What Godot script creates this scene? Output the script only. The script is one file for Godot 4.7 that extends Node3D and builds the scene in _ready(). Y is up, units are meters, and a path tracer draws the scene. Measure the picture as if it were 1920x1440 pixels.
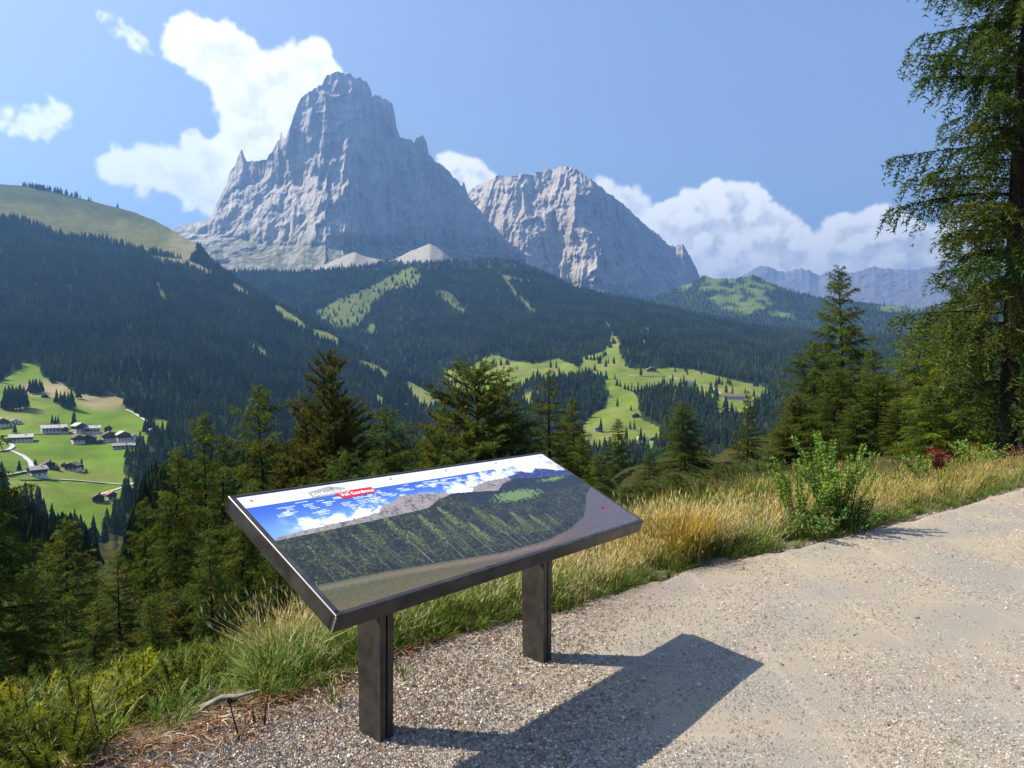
extends Node3D
# A mountain valley seen from a gravel path beside a low tilted information board.
# Places were surveyed as sight lines (x, y in a 1920 x 1440 view) plus a distance in metres; at() turns them into points.

const FOCAL := 1350.0
const EYE := Vector3(0, 1.6, 0)
const PITCH := -1.2
const SUN := Vector3(-0.646, 0.76, -0.072)

var view := Basis(Vector3.RIGHT, deg_to_rad(PITCH))
var taken := {}
var rng := RandomNumberGenerator.new()
var mat := {}
var edge_az := PackedFloat32Array()
var edge_r := PackedFloat32Array()
var rough_noise: FastNoiseLite
var fine_noise: FastNoiseLite
var t_start := 0

# ---------------------------------------------------------------- helpers

func tick(what: String) -> void:
	pass

func rnd(a: float, b: float) -> float:
	return rng.randf_range(a, b)

func numbered(called: String) -> String:
	if not taken.has(called):
		taken[called] = 0
		return called
	taken[called] += 1
	return "%s_%03d" % [called, taken[called]]

func tag(o: Node, label: String, category: String, group := "") -> void:
	o.set_meta("label", label)
	o.set_meta("category", category)
	if group:
		o.set_meta("group", group)

func thing(called: String, label: String, category: String, where := Vector3.ZERO, turn := 0.0, group := "") -> Node3D:
	var o := Node3D.new()
	o.name = numbered(called)
	add_child(o)
	o.position = where
	o.rotation.y = turn
	tag(o, label, category, group)
	return o

func part(parent: Node, called: String, mesh: Mesh, material: Material, where := Transform3D()) -> MeshInstance3D:
	var o := MeshInstance3D.new()
	o.name = called
	o.mesh = mesh
	o.material_override = material
	o.transform = where
	parent.add_child(o, true)
	return o

func structure(called: String, mesh: Mesh, material: Material, label: String, category: String) -> MeshInstance3D:
	var o := MeshInstance3D.new()
	o.name = numbered(called)
	o.mesh = mesh
	o.material_override = material
	add_child(o)
	o.set_meta("kind", "structure")
	tag(o, label, category)
	return o

func stuff(called: String, mesh: Mesh, material: Material, places: Array, tints: Array, label: String, category: String, parent: Node = null) -> MultiMeshInstance3D:
	var mm := MultiMesh.new()
	mm.transform_format = MultiMesh.TRANSFORM_3D
	mm.use_colors = true
	mm.mesh = mesh
	mm.instance_count = places.size()
	for i in places.size():
		mm.set_instance_transform(i, places[i])
		mm.set_instance_color(i, tints[i])
	var o := MultiMeshInstance3D.new()
	o.multimesh = mm
	o.material_override = material
	o.set_meta("kind", "stuff")
	if parent:
		o.name = called
		parent.add_child(o, true)
	else:
		o.name = numbered(called)
		add_child(o)
		tag(o, label, category)
	return o

func surface(color: Color, rough := 0.85, spec := 0.3) -> StandardMaterial3D:
	var m := StandardMaterial3D.new()
	m.albedo_color = color.linear_to_srgb()
	m.roughness = rough
	m.metallic_specular = spec
	return m

func tinted(rough := 0.85, spec := 0.25) -> StandardMaterial3D:
	var m := surface(Color(1, 1, 1), rough, spec)
	m.vertex_color_use_as_albedo = true
	return m

func noise_of(seed_: int, period: float, octaves: int, ridged := false) -> FastNoiseLite:
	var n := FastNoiseLite.new()
	n.seed = seed_
	n.noise_type = FastNoiseLite.TYPE_SIMPLEX_SMOOTH
	n.frequency = 1.0 / period
	n.fractal_type = FastNoiseLite.FRACTAL_RIDGED if ridged else FastNoiseLite.FRACTAL_FBM
	n.fractal_octaves = octaves
	return n

func noise_texture(seed_: int, frequency: float, octaves: int, low: Color, high: Color, size := 512) -> NoiseTexture2D:
	var t := NoiseTexture2D.new()
	t.width = size
	t.height = size
	t.seamless = true
	t.noise = noise_of(seed_, 1.0 / frequency, octaves)
	var g := Gradient.new()
	g.set_color(0, low)
	g.set_color(1, high)
	t.color_ramp = g
	return t

func ray(x: float, y: float) -> Vector3:
	return view * Vector3((x - 960.0) / FOCAL, (720.0 - y) / FOCAL, -1.0)

func at(x: float, y: float, r: float) -> Vector3:
	var d := ray(x, y)
	return EYE + d * (r / Vector2(d.x, d.z).length())

func seen(p: Vector3) -> Vector2:
	var v := (p - EYE) * view
	var z: float = maxf(-v.z, 0.001)
	return Vector2(960.0 + FOCAL * v.x / z, 720.0 - FOCAL * v.y / z)

func along(table: Array, x: float, k: int) -> float:
	# value k of the table's row at x, between its rows
	var n := table.size()
	if x <= table[0][0]:
		return table[0][k]
	for i in range(1, n):
		if x <= table[i][0]:
			var a = table[i - 1]
			var b = table[i]
			return lerpf(a[k], b[k], (x - a[0]) / maxf(b[0] - a[0], 0.001))
	return table[n - 1][k]

func sstep(a: float, b: float, x: float) -> float:
	var t := clampf((x - a) / (b - a), 0.0, 1.0)
	return t * t * (3.0 - 2.0 * t)

class Soup:
	var v := PackedVector3Array()
	var c := PackedColorArray()
	var uv := PackedVector2Array()
	func tri(a: Vector3, b: Vector3, d: Vector3, col := Color(1, 1, 1)) -> void:
		v.append(a)
		v.append(b)
		v.append(d)
		c.append(col)
		c.append(col)
		c.append(col)
	func face(pts: Array, inside: Vector3, col := Color(1, 1, 1)) -> void:
		# a convex face, turned so that it looks away from the point inside
		var n: Vector3 = (pts[1] - pts[0]).cross(pts[2] - pts[0])
		var out: bool = n.dot(pts[0] - inside) > 0.0
		for i in range(1, pts.size() - 1):
			if out:
				tri(pts[0], pts[i + 1], pts[i], col)
			else:
				tri(pts[0], pts[i], pts[i + 1], col)
	func tube(pts: Array, radii: Array, sides: int, col := Color(1, 1, 1)) -> void:
		var rings := []
		for i in pts.size():
			var ahead: Vector3 = (pts[mini(i + 1, pts.size() - 1)] - pts[maxi(i - 1, 0)]).normalized()
			var s := ahead.cross(Vector3(0.31, 0.2, 0.93)).normalized()
			var t := ahead.cross(s)
			var ring := []
			for k in sides:
				var a := TAU * k / sides
				ring.append(pts[i] + (s * cos(a) + t * sin(a)) * radii[i])
			rings.append(ring)
		for i in pts.size() - 1:
			for k in sides:
				var k2 := (k + 1) % sides
				face([rings[i][k], rings[i][k2], rings[i + 1][k2], rings[i + 1][k]], (pts[i] + pts[i + 1]) * 0.5, col)
		face(rings[-1], pts[-2], col)
	func box(lo: Vector3, hi: Vector3, chamfer := 0.0, col := Color(1, 1, 1)) -> void:
		var mid := (lo + hi) * 0.5
		var h := (hi - lo) * 0.5
		var ch := minf(chamfer, minf(h.x, minf(h.y, h.z)) * 0.9)
		for ax in 3:
			var u := (ax + 1) % 3
			var w := (ax + 2) % 3
			for s in [-1.0, 1.0]:
				var q := []
				for k in [[-1.0, -1.0], [1.0, -1.0], [1.0, 1.0], [-1.0, 1.0]]:
					var p := Vector3.ZERO
					p[ax] = s * h[ax]
					p[u] = k[0] * (h[u] - ch)
					p[w] = k[1] * (h[w] - ch)
					q.append(mid + p)
				face(q, mid, col)
				if ch > 0.0:
					for s2 in [-1.0, 1.0]:
						var e := []
						for k in [[1.0, 0.0, -1.0], [1.0, 0.0, 1.0], [0.0, 1.0, 1.0], [0.0, 1.0, -1.0]]:
							var p := Vector3.ZERO
							p[ax] = s * (h[ax] if k[0] > 0.5 else h[ax] - ch)
							p[u] = s2 * (h[u] if k[1] > 0.5 else h[u] - ch)
							p[w] = k[2] * (h[w] - ch)
							e.append(mid + p)
						face(e, mid, col)
		if ch > 0.0:
			for sx in [-1.0, 1.0]:
				for sy in [-1.0, 1.0]:
					for sz in [-1.0, 1.0]:
						var s := Vector3(sx, sy, sz)
						face([mid + s * Vector3(h.x, h.y - ch, h.z - ch), mid + s * Vector3(h.x - ch, h.y, h.z - ch), mid + s * Vector3(h.x - ch, h.y - ch, h.z)], mid, col)
	func mesh() -> ArrayMesh:
		var a := []
		a.resize(Mesh.ARRAY_MAX)
		a[Mesh.ARRAY_VERTEX] = v
		a[Mesh.ARRAY_COLOR] = c
		if uv.size() == v.size():
			a[Mesh.ARRAY_TEX_UV] = uv
		var m := ArrayMesh.new()
		m.add_surface_from_arrays(Mesh.PRIMITIVE_TRIANGLES, a)
		return m

func grid_mesh(p: PackedVector3Array, cols: int, rows: int, colors: PackedColorArray) -> ArrayMesh:
	var n := PackedVector3Array()
	n.resize(p.size())
	var index := PackedInt32Array()
	index.resize((cols - 1) * (rows - 1) * 6)
	var w := 0
	for j in rows:
		var j0 := maxi(j - 1, 0) * cols
		var j1 := mini(j + 1, rows - 1) * cols
		for i in cols:
			var du := p[j * cols + mini(i + 1, cols - 1)] - p[j * cols + maxi(i - 1, 0)]
			n[j * cols + i] = du.cross(p[j1 + i] - p[j0 + i]).normalized()
			if i < cols - 1 and j < rows - 1:
				var a := j * cols + i
				index[w] = a
				index[w + 1] = a + cols + 1
				index[w + 2] = a + 1
				index[w + 3] = a
				index[w + 4] = a + cols
				index[w + 5] = a + cols + 1
				w += 6
	var arr := []
	arr.resize(Mesh.ARRAY_MAX)
	arr[Mesh.ARRAY_VERTEX] = p
	arr[Mesh.ARRAY_NORMAL] = n
	arr[Mesh.ARRAY_COLOR] = colors
	arr[Mesh.ARRAY_INDEX] = index
	var m := ArrayMesh.new()
	m.add_surface_from_arrays(Mesh.PRIMITIVE_TRIANGLES, arr)
	return m

# ---------------------------------------------------------------- the ground near the path

func survey_edge() -> void:
	# where gravel gives way to grass, seen from the eye over level ground
	var px := [[-200, 1560], [0, 1497], [150, 1447], [330, 1392], [480, 1332], [560, 1302], [660, 1266], [740, 1228], [800, 1206], [900, 1178], [980, 1158], [1060, 1146],
		[1150, 1112], [1230, 1084], [1320, 1060], [1400, 1046], [1500, 1022], [1600, 1001], [1700, 976], [1800, 948], [1920, 913], [2050, 886]]
	for k in [[-180.0, 9.0], [-150.0, 4.0], [-120.0, 2.7], [-90.0, 2.25], [-60.0, 2.2]]:
		edge_az.append(k[0])
		edge_r.append(k[1])
	for k in px:
		var d := ray(k[0], k[1])
		var s := 1.6 / -d.y
		edge_az.append(rad_to_deg(atan2(d.x, -d.z)))
		edge_r.append(Vector2(d.x, d.z).length() * s)
	for k in [[44.0, 18.0], [52.0, 30.0], [70.0, 60.0], [110.0, 60.0], [140.0, 18.0], [180.0, 9.0]]:
		edge_az.append(k[0])
		edge_r.append(k[1])

func edge(az: float) -> float:
	var n := edge_az.size()
	var i := edge_az.bsearch(az)
	if i <= 0:
		return edge_r[0]
	if i >= n:
		return edge_r[n - 1]
	return lerpf(edge_r[i - 1], edge_r[i], (az - edge_az[i - 1]) / (edge_az[i] - edge_az[i - 1]))

func land(x: float, z: float) -> float:
	# height of the ground near the path
	var r := sqrt(x * x + z * z)
	var az := rad_to_deg(atan2(x, -z))
	var d := r - edge(az)
	if d <= 0.0:
		return 0.0
	var a := 0.0
	var b := 0.22
	if az > -26.0:
		a = sstep(-26.0, 34.0, az)
		b = lerpf(0.22, 0.0, sstep(-26.0, 25.0, az))
	var soft := d * d / (d + 0.8)
	var h := -(0.2 * soft * (1.0 - a * exp(-soft / 60.0)) + b * 25.0 * (1.0 - exp(-soft / 25.0)))
	h += rough_noise.get_noise_2d(x, z) * minf(soft * 0.09, 5.0)
	if absf(az) > 75.0:
		h = lerpf(h, d * 0.25, sstep(75.0, 120.0, absf(az)))
	return h

func on_land(x: float, y: float) -> Vector3:
	# where that sight line meets the ground near the path
	var d := ray(x, y)
	d /= Vector2(d.x, d.z).length()
	var r := 1.5
	while r < 500.0:
		var p := EYE + d * r
		if p.y <= land(p.x, p.z):
			break
		r *= 1.01
	var q := EYE + d * r
	return Vector3(q.x, land(q.x, q.z), q.z)

func stand(x: float, r: float) -> Vector3:
	var p := at(x, 720, r)
	return Vector3(p.x, land(p.x, p.z), p.z)

# ---------------------------------------------------------------- far sheets of land, lofted through surveyed lines

func loft(curves: Array, x0: float, x1: float, cols: int, per_gap: Array, rough: float, seed_: int) -> Dictionary:
	# each curve: rows of [x, y, distance]
	var cn := curves.size()
	var lines := []
	for c in curves:
		var line := PackedVector3Array()
		for i in cols:
			var x := lerpf(x0, x1, i / float(cols - 1))
			line.append(at(x, along(c, x, 1), along(c, x, 2)))
		lines.append(line)
	var p := PackedVector3Array()
	var rows := 1
	for k in per_gap:
		rows += k
	var n := noise_of(seed_, 420.0, 4)
	var n2 := noise_of(seed_ + 1, 70.0, 3)
	for g in cn - 1:
		var steps: int = per_gap[g] + (1 if g == cn - 2 else 0)
		for s in steps:
			var t := s / float(per_gap[g])
			for i in cols:
				var b: Vector3 = lines[g][i]
				var c: Vector3 = lines[g + 1][i]
				var a: Vector3 = lines[maxi(g - 1, 0)][i]
				var d: Vector3 = lines[mini(g + 2, cn - 1)][i]
				var q := b.lerp(c, t)
				q = q.lerp(b.cubic_interpolate(c, a, d, t), 0.6)
				q.y += (n.get_noise_2d(q.x, q.z) * 1.4 + n2.get_noise_2d(q.x, q.z) * 0.35) * rough
				p.append(q)
	return {"p": p, "cols": cols, "rows": rows, "x0": x0, "x1": x1}

func on_sheet(s: Dictionary, x: float, y: float) -> Vector3:
	var cols: int = s.cols
	var f := clampf((x - s.x0) / (s.x1 - s.x0), 0.0, 1.0) * (cols - 1)
	var i := mini(int(f), cols - 2)
	var u := f - i
	var last := Vector3.ZERO
	var last_y := 1e9
	for j in s.rows:
		var q: Vector3 = s.p[j * cols + i].lerp(s.p[j * cols + i + 1], u)
		var qy := seen(q).y
		if qy <= y and j > 0:
			return last.lerp(q, clampf((last_y - y) / maxf(last_y - qy, 0.001), 0.0, 1.0))
		last = q
		last_y = qy
	return last

func inside(polys: Array, q: Vector2) -> bool:
	for poly in polys:
		if Geometry2D.is_point_in_polygon(q, poly):
			return true
	return false

func outline(rows: Array) -> PackedVector2Array:
	var a := PackedVector2Array()
	for i in range(0, rows.size(), 2):
		a.append(Vector2(rows[i], rows[i + 1]))
	return a

func plant_forest(s: Dictionary, open_of: PackedByteArray, spacing: float, most_row: int, out: Array, tints: Array, tall: Vector2) -> void:
	# conifers over every cell that is not open ground, in number as its area
	var cols: int = s.cols
	var stands := noise_of(77, 190.0, 4)
	for j in most_row:
		for i in cols - 1:
			var k: int = j * cols + i
			if open_of[k]:
				continue
			var a: Vector3 = s.p[k]
			var du: Vector3 = s.p[k + 1] - a
			var dv: Vector3 = s.p[k + cols] - a
			var want := du.cross(dv).length() / (spacing * spacing)
			if want > 8.0:
				want = 8.0
			while rng.randf() < want:
				want -= 1.0
				var q := a + du * rng.randf() + dv * rng.randf()
				var h := rnd(tall.x, tall.y) * (0.8 + 0.4 * rng.randf())
				var w := h * rnd(0.85, 1.25)
				out.append(Transform3D(Basis(Vector3.UP, rnd(0, TAU)).scaled(Vector3(w, h, w)), q - Vector3(0, 0.6, 0)))
				var stand_tone := stands.get_noise_2d(q.x, q.z)
				var tone := rnd(0.65, 1.35) * (1.05 + stand_tone * 0.9)
				var warm := clampf(rng.randf() * 0.8 + stand_tone * 0.9, 0.0, 1.3)
				if rng.randf() < 0.012:
					tone *= 2.0
					warm = 1.6
				tints.append(Color(tone * (0.9 + warm * 0.35), tone, tone * (1.0 - warm * 0.25)))

func spruce_mesh(seed_: int, tiers: int, spikes: int, width: float) -> ArrayMesh:
	# a far conifer of unit height: a stem and ragged whorls of boughs
	var s := Soup.new()
	var r := RandomNumberGenerator.new()
	r.seed = seed_
	for t in tiers:
		var f := t / float(tiers)
		var y := 0.1 + 0.84 * f
		var reach := width * pow(1.0 - f, 0.8) + 0.012
		var top := Vector3(0, minf(y + 0.34 * (1.0 - f) + 0.1, 1.0), 0)
		for k in spikes:
			var a := TAU * (k + 0.5 * (t % 2) + r.randf_range(-0.2, 0.2)) / spikes
			var l := reach * r.randf_range(0.65, 1.2)
			var tip := Vector3(cos(a) * l, y - 0.05 * r.randf(), sin(a) * l)
			var g := TAU / spikes * 0.62
			var b := Vector3(cos(a - g), 0, sin(a - g)) * l * 0.45 + Vector3(0, y + 0.035, 0)
			var c := Vector3(cos(a + g), 0, sin(a + g)) * l * 0.45 + Vector3(0, y + 0.035, 0)
			var col := Color(0.034, 0.052, 0.022) * r.randf_range(0.75, 1.3)
			s.tri(top, tip, b, col)
			s.tri(top, c, tip, col)
	s.tube([Vector3(0, -0.02, 0), Vector3(0, 0.3, 0)], [0.014, 0.01], 4, Color(0.09, 0.06, 0.04))
	return s.mesh()

# ---------------------------------------------------------------- conifers close by

func conifer(o: Node3D, h: float, reach: float, p: Dictionary) -> void:
	# trunk, branches and needle foliage of one tree, as parts of o
	var r := RandomNumberGenerator.new()
	r.seed = p.seed
	var clear: float = p.get("clear", 0.12)
	var droop: float = p.get("droop", 0.35)
	var hang: float = p.get("hang", 0.5)
	var bulge: float = p.get("bulge", 0.8)
	var per_m: float = p.get("limbs", 9.0)
	var needle: float = p.get("needle", 0.1)
	var gaps: float = p.get("gaps", 0.15)
	var hue: Color = p.get("hue", Color(0.05, 0.085, 0.018))
	var thick: float = p.get("thick", 0.009) * h + 0.02
	var step: float = p.get("step", 0.045)
	var wood := Soup.new()
	var limbs := Soup.new()
	var leaf := Soup.new()
	var bark := Color(0.055, 0.047, 0.04)
	var spine := []
	var girth := []
	var lean: Vector3 = Vector3(r.randf_range(-0.03, 0.03), 0, r.randf_range(-0.03, 0.03)) + p.get("lean", Vector3.ZERO)
	for k in 13:
		var f := k / 12.0
		spine.append(Vector3(0, f * (h + 0.5) - 0.5, 0) + lean * h * f + Vector3(sin(f * 7.0 + p.seed), 0, cos(f * 5.0 + p.seed)) * 0.012 * h * f)
		girth.append(thick * pow(1.0 - f * 0.97, 0.8) * (1.25 if k == 0 else 1.0))
	wood.tube(spine, girth, 9, bark)
	var count := int(h * per_m)
	var turn := r.randf() * TAU
	for i in count:
		var f := clear + (0.985 - clear) * pow((i + 0.5) / count, 0.92)
		if r.randf() < gaps:
			continue
		turn += 2.399 + r.randf_range(-0.5, 0.5)
		var t := (f - clear) / (1.0 - clear)
		var shape := pow(1.0 - t, bulge) * (0.55 + 0.45 * minf(1.0, t * 5.0 + 0.25))
		var long := (reach * shape + 0.1) * r.randf_range(0.6, 1.2)
		var out := Vector3(cos(turn), 0, sin(turn))
		var side := Vector3(-out.z, 0, out.x)
		var sf := f * 12.0
		var s0 := int(minf(sf, 11.0))
		var root: Vector3 = spine[s0].lerp(spine[s0 + 1], sf - s0)
		var up := lerpf(0.05, p.get("up", 0.75), t * t) + r.randf_range(-0.12, 0.12)
		var fall := droop * (1.0 - t * 0.6) * r.randf_range(0.7, 1.4)
		var bend := r.randf_range(-0.25, 0.25)
		var pts := []
		var rad := []
		for k in 6:
			var s := k / 5.0
			pts.append(root + out * long * s + side * bend * long * s * s + Vector3.UP * long * (up * s - fall * s * s + 0.22 * fall * s * s * s))
			rad.append(lerpf(0.006 + 0.012 * long, 0.003, s))
		limbs.tube(pts, rad, 4, bark * r.randf_range(0.7, 1.5))
		var tone := r.randf_range(0.72, 1.3)
		var warm := r.randf_range(-0.2, 0.25)
		var col := Color(hue.r * tone * (1.0 + warm), hue.g * tone, hue.b * tone * (1.0 - warm))
		var along_l: float = p.get("bare", 0.12) * long
		var fan: float = p.get("fan", 4.0)
		var broad: float = p.get("broad", 1.0)
		var bush: float = p.get("bush", 0.25)
		while along_l < long:
			var s := along_l / long
			var k0 := mini(int(s * 5.0), 4)
			var q: Vector3 = pts[k0].lerp(pts[k0 + 1], s * 5.0 - k0)
			var fwd: Vector3 = (pts[k0 + 1] - pts[k0]).normalized()
			along_l += step * 1.7 * r.randf_range(0.7, 1.3)
			for sg: float in [-1.0, 1.0]:
				if r.randf() < 0.1:
					continue
				var tl := (0.4 * long * (1.0 - 0.75 * s) + 0.12) * r.randf_range(0.45, 1.15)
				tl = minf(tl, p.get("twig", 0.6))
				var dir := (fwd * r.randf_range(0.5, 1.0) + side * sg * r.randf_range(0.3, 1.0) + Vector3.DOWN * hang * r.randf_range(0.2, 1.3) + Vector3(r.randf_range(-1, 1), r.randf_range(-0.5, 1.2), r.randf_range(-1, 1)) * bush).normalized()
				var curve := Vector3.DOWN * hang * r.randf_range(0.0, 0.9)
				var g := 0.0
				var shade := r.randf_range(0.75, 1.25)
				while g < tl:
					var b: Vector3 = q + dir * g + curve * g * g / tl
					g += step * r.randf_range(0.7, 1.3)
					var m := 0.0
					while m < fan:
						m += 1.0
						var nd := (dir * 0.6 + Vector3(r.randf_range(-1, 1), r.randf_range(-0.8, 0.9), r.randf_range(-1, 1))).normalized()
						var wd := nd.cross(Vector3(r.randf_range(-1, 1), r.randf_range(-1, 1), r.randf_range(-1, 1))).normalized() * needle * r.randf_range(0.055, 0.12) * broad
						var cc := col * (shade * r.randf_range(0.7, 1.35))
						cc.a = 1.0
						leaf.tri(b - wd, b + wd, b + nd * needle * r.randf_range(0.7, 1.3), cc)
	# a few dead grey twigs low on the stem
	for i in p.get("dead", 5):
		var f: float = r.randf_range(0.05, clear + 0.3)
		var a := r.randf() * TAU
		var root := Vector3(0, f * h, 0) + lean * h * f
		var out := Vector3(cos(a), r.randf_range(-0.35, 0.25), sin(a))
		var l := reach * r.randf_range(0.25, 0.75)
		limbs.tube([root, root + out * l * 0.5 + Vector3(0, 0.03, 0), root + out * l + Vector3(r.randf_range(-0.1, 0.1), r.randf_range(-0.15, 0.1), 0)], [0.016, 0.01, 0.004], 4, Color(0.3, 0.27, 0.23))
	part(o, "trunk", wood.mesh(), mat.bark)
	var br := part(o, "branches", limbs.mesh(), mat.bark)
	br.set_meta("kind", "stuff")
	var fo := part(o, "needle_foliage", leaf.mesh(), mat.needles)
	fo.set_meta("kind", "stuff")

func copy_of(o: Node3D, called: String, label: String, category: String, group := "") -> Node3D:
	var c: Node3D = o.duplicate()
	c.name = numbered(called)
	add_child(c)
	c.set_meta("label", label)
	c.set_meta("category", category)
	if group:
		c.set_meta("group", group)
	return c

# ---------------------------------------------------------------- houses of the valley

func house(called: String, label: String, where: Vector3, wide: float, deep: float, tall: float, turn: float, roof: Material, low: Material, high: Material, gable: bool) -> void:
	# gable: the ridge points at the valley, so that the gable end is the front
	var o := thing(called, label, "house" if called != "barn" else "barn", where - Vector3(0, 0.3, 0), turn)
	var eaves := 1.0
	var hw := wide * 0.5
	var hd := deep * 0.5
	var half_ridge := hd if gable else hw
	var half_span := hw if gable else hd
	var spot := func(a: float, y: float, b: float) -> Vector3:
		return Vector3(b, y, a) if gable else Vector3(a, y, b)
	var split := tall * 0.52
	var rise := half_span * 0.5
	var s := Soup.new()
	s.box(Vector3(-hw, -6, -hd), Vector3(hw, split, hd))
	part(o, "wall", s.mesh(), low)
	s = Soup.new()
	s.box(Vector3(-hw - 0.06, split, -hd - 0.06), Vector3(hw + 0.06, tall, hd + 0.06))
	for e: float in [-1.0, 1.0]:
		var x := e * (half_ridge + 0.06)
		s.face([spot.call(x, tall, -half_span), spot.call(x, tall, half_span), spot.call(x, tall + rise, 0.0)], Vector3(0, tall + rise * 0.3, 0))
	part(o, "upper_wall", s.mesh(), high)
	for e: float in [-1.0, 1.0]:
		s = Soup.new()
		var x := half_ridge + eaves
		var z := (half_span + eaves) * e
		var ye := tall - rise * eaves / half_span
		var q := [spot.call(-x, ye, z), spot.call(x, ye, z), spot.call(x, tall + rise, 0.0), spot.call(-x, tall + rise, 0.0)]
		var up := Vector3(0, 0.35, 0)
		var mid: Vector3 = (q[0] + q[2]) * 0.5 + up * 0.5
		s.face([q[0] + up, q[1] + up, q[2] + up, q[3] + up], mid)
		s.face(q, mid)
		s.face([q[0], q[1], q[1] + up, q[0] + up], mid)
		s.face([q[1], q[2], q[2] + up, q[1] + up], mid)
		s.face([q[0], q[3], q[3] + up, q[0] + up], mid)
		part(o, "roof_slope", s.mesh(), roof)
	s = Soup.new()
	var ch: Vector3 = spot.call(half_ridge * 0.35, 0.0, half_span * 0.3)
	s.box(ch + Vector3(-0.5, tall + rise * 0.4, -0.5), ch + Vector3(0.5, tall + rise + 1.2, 0.5))
	part(o, "chimney", s.mesh(), low)
	s = Soup.new()
	s.box(Vector3(-0.6, 0, -0.05), Vector3(0.6, 1.35, 0.05))
	var wm := s.mesh()
	var nwin := int(clampf(wide / 3.4, 2, 7))
	for f in [0.2, 0.64]:
		for k in nwin:
			var x := lerpf(-hw, hw, (k + 0.5) / nwin)
			part(o, "window", wm, mat.window, Transform3D(Basis(), Vector3(x, tall * f, hd + 0.09)))
		for k in 2:
			part(o, "window", wm, mat.window, Transform3D(Basis(Vector3.UP, PI / 2), Vector3(-hw - 0.09, tall * f, lerpf(-hd, hd, (k + 0.5) / 2.0))))
	if tall > 5.0:
		s = Soup.new()
		s.box(Vector3(-hw * 0.85, split - 0.15, hd + 0.07), Vector3(hw * 0.85, split + 0.8, hd + 1.1))
		part(o, "balcony", s.mesh(), mat.timber)

# ---------------------------------------------------------------- the sky: air and clouds

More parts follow.
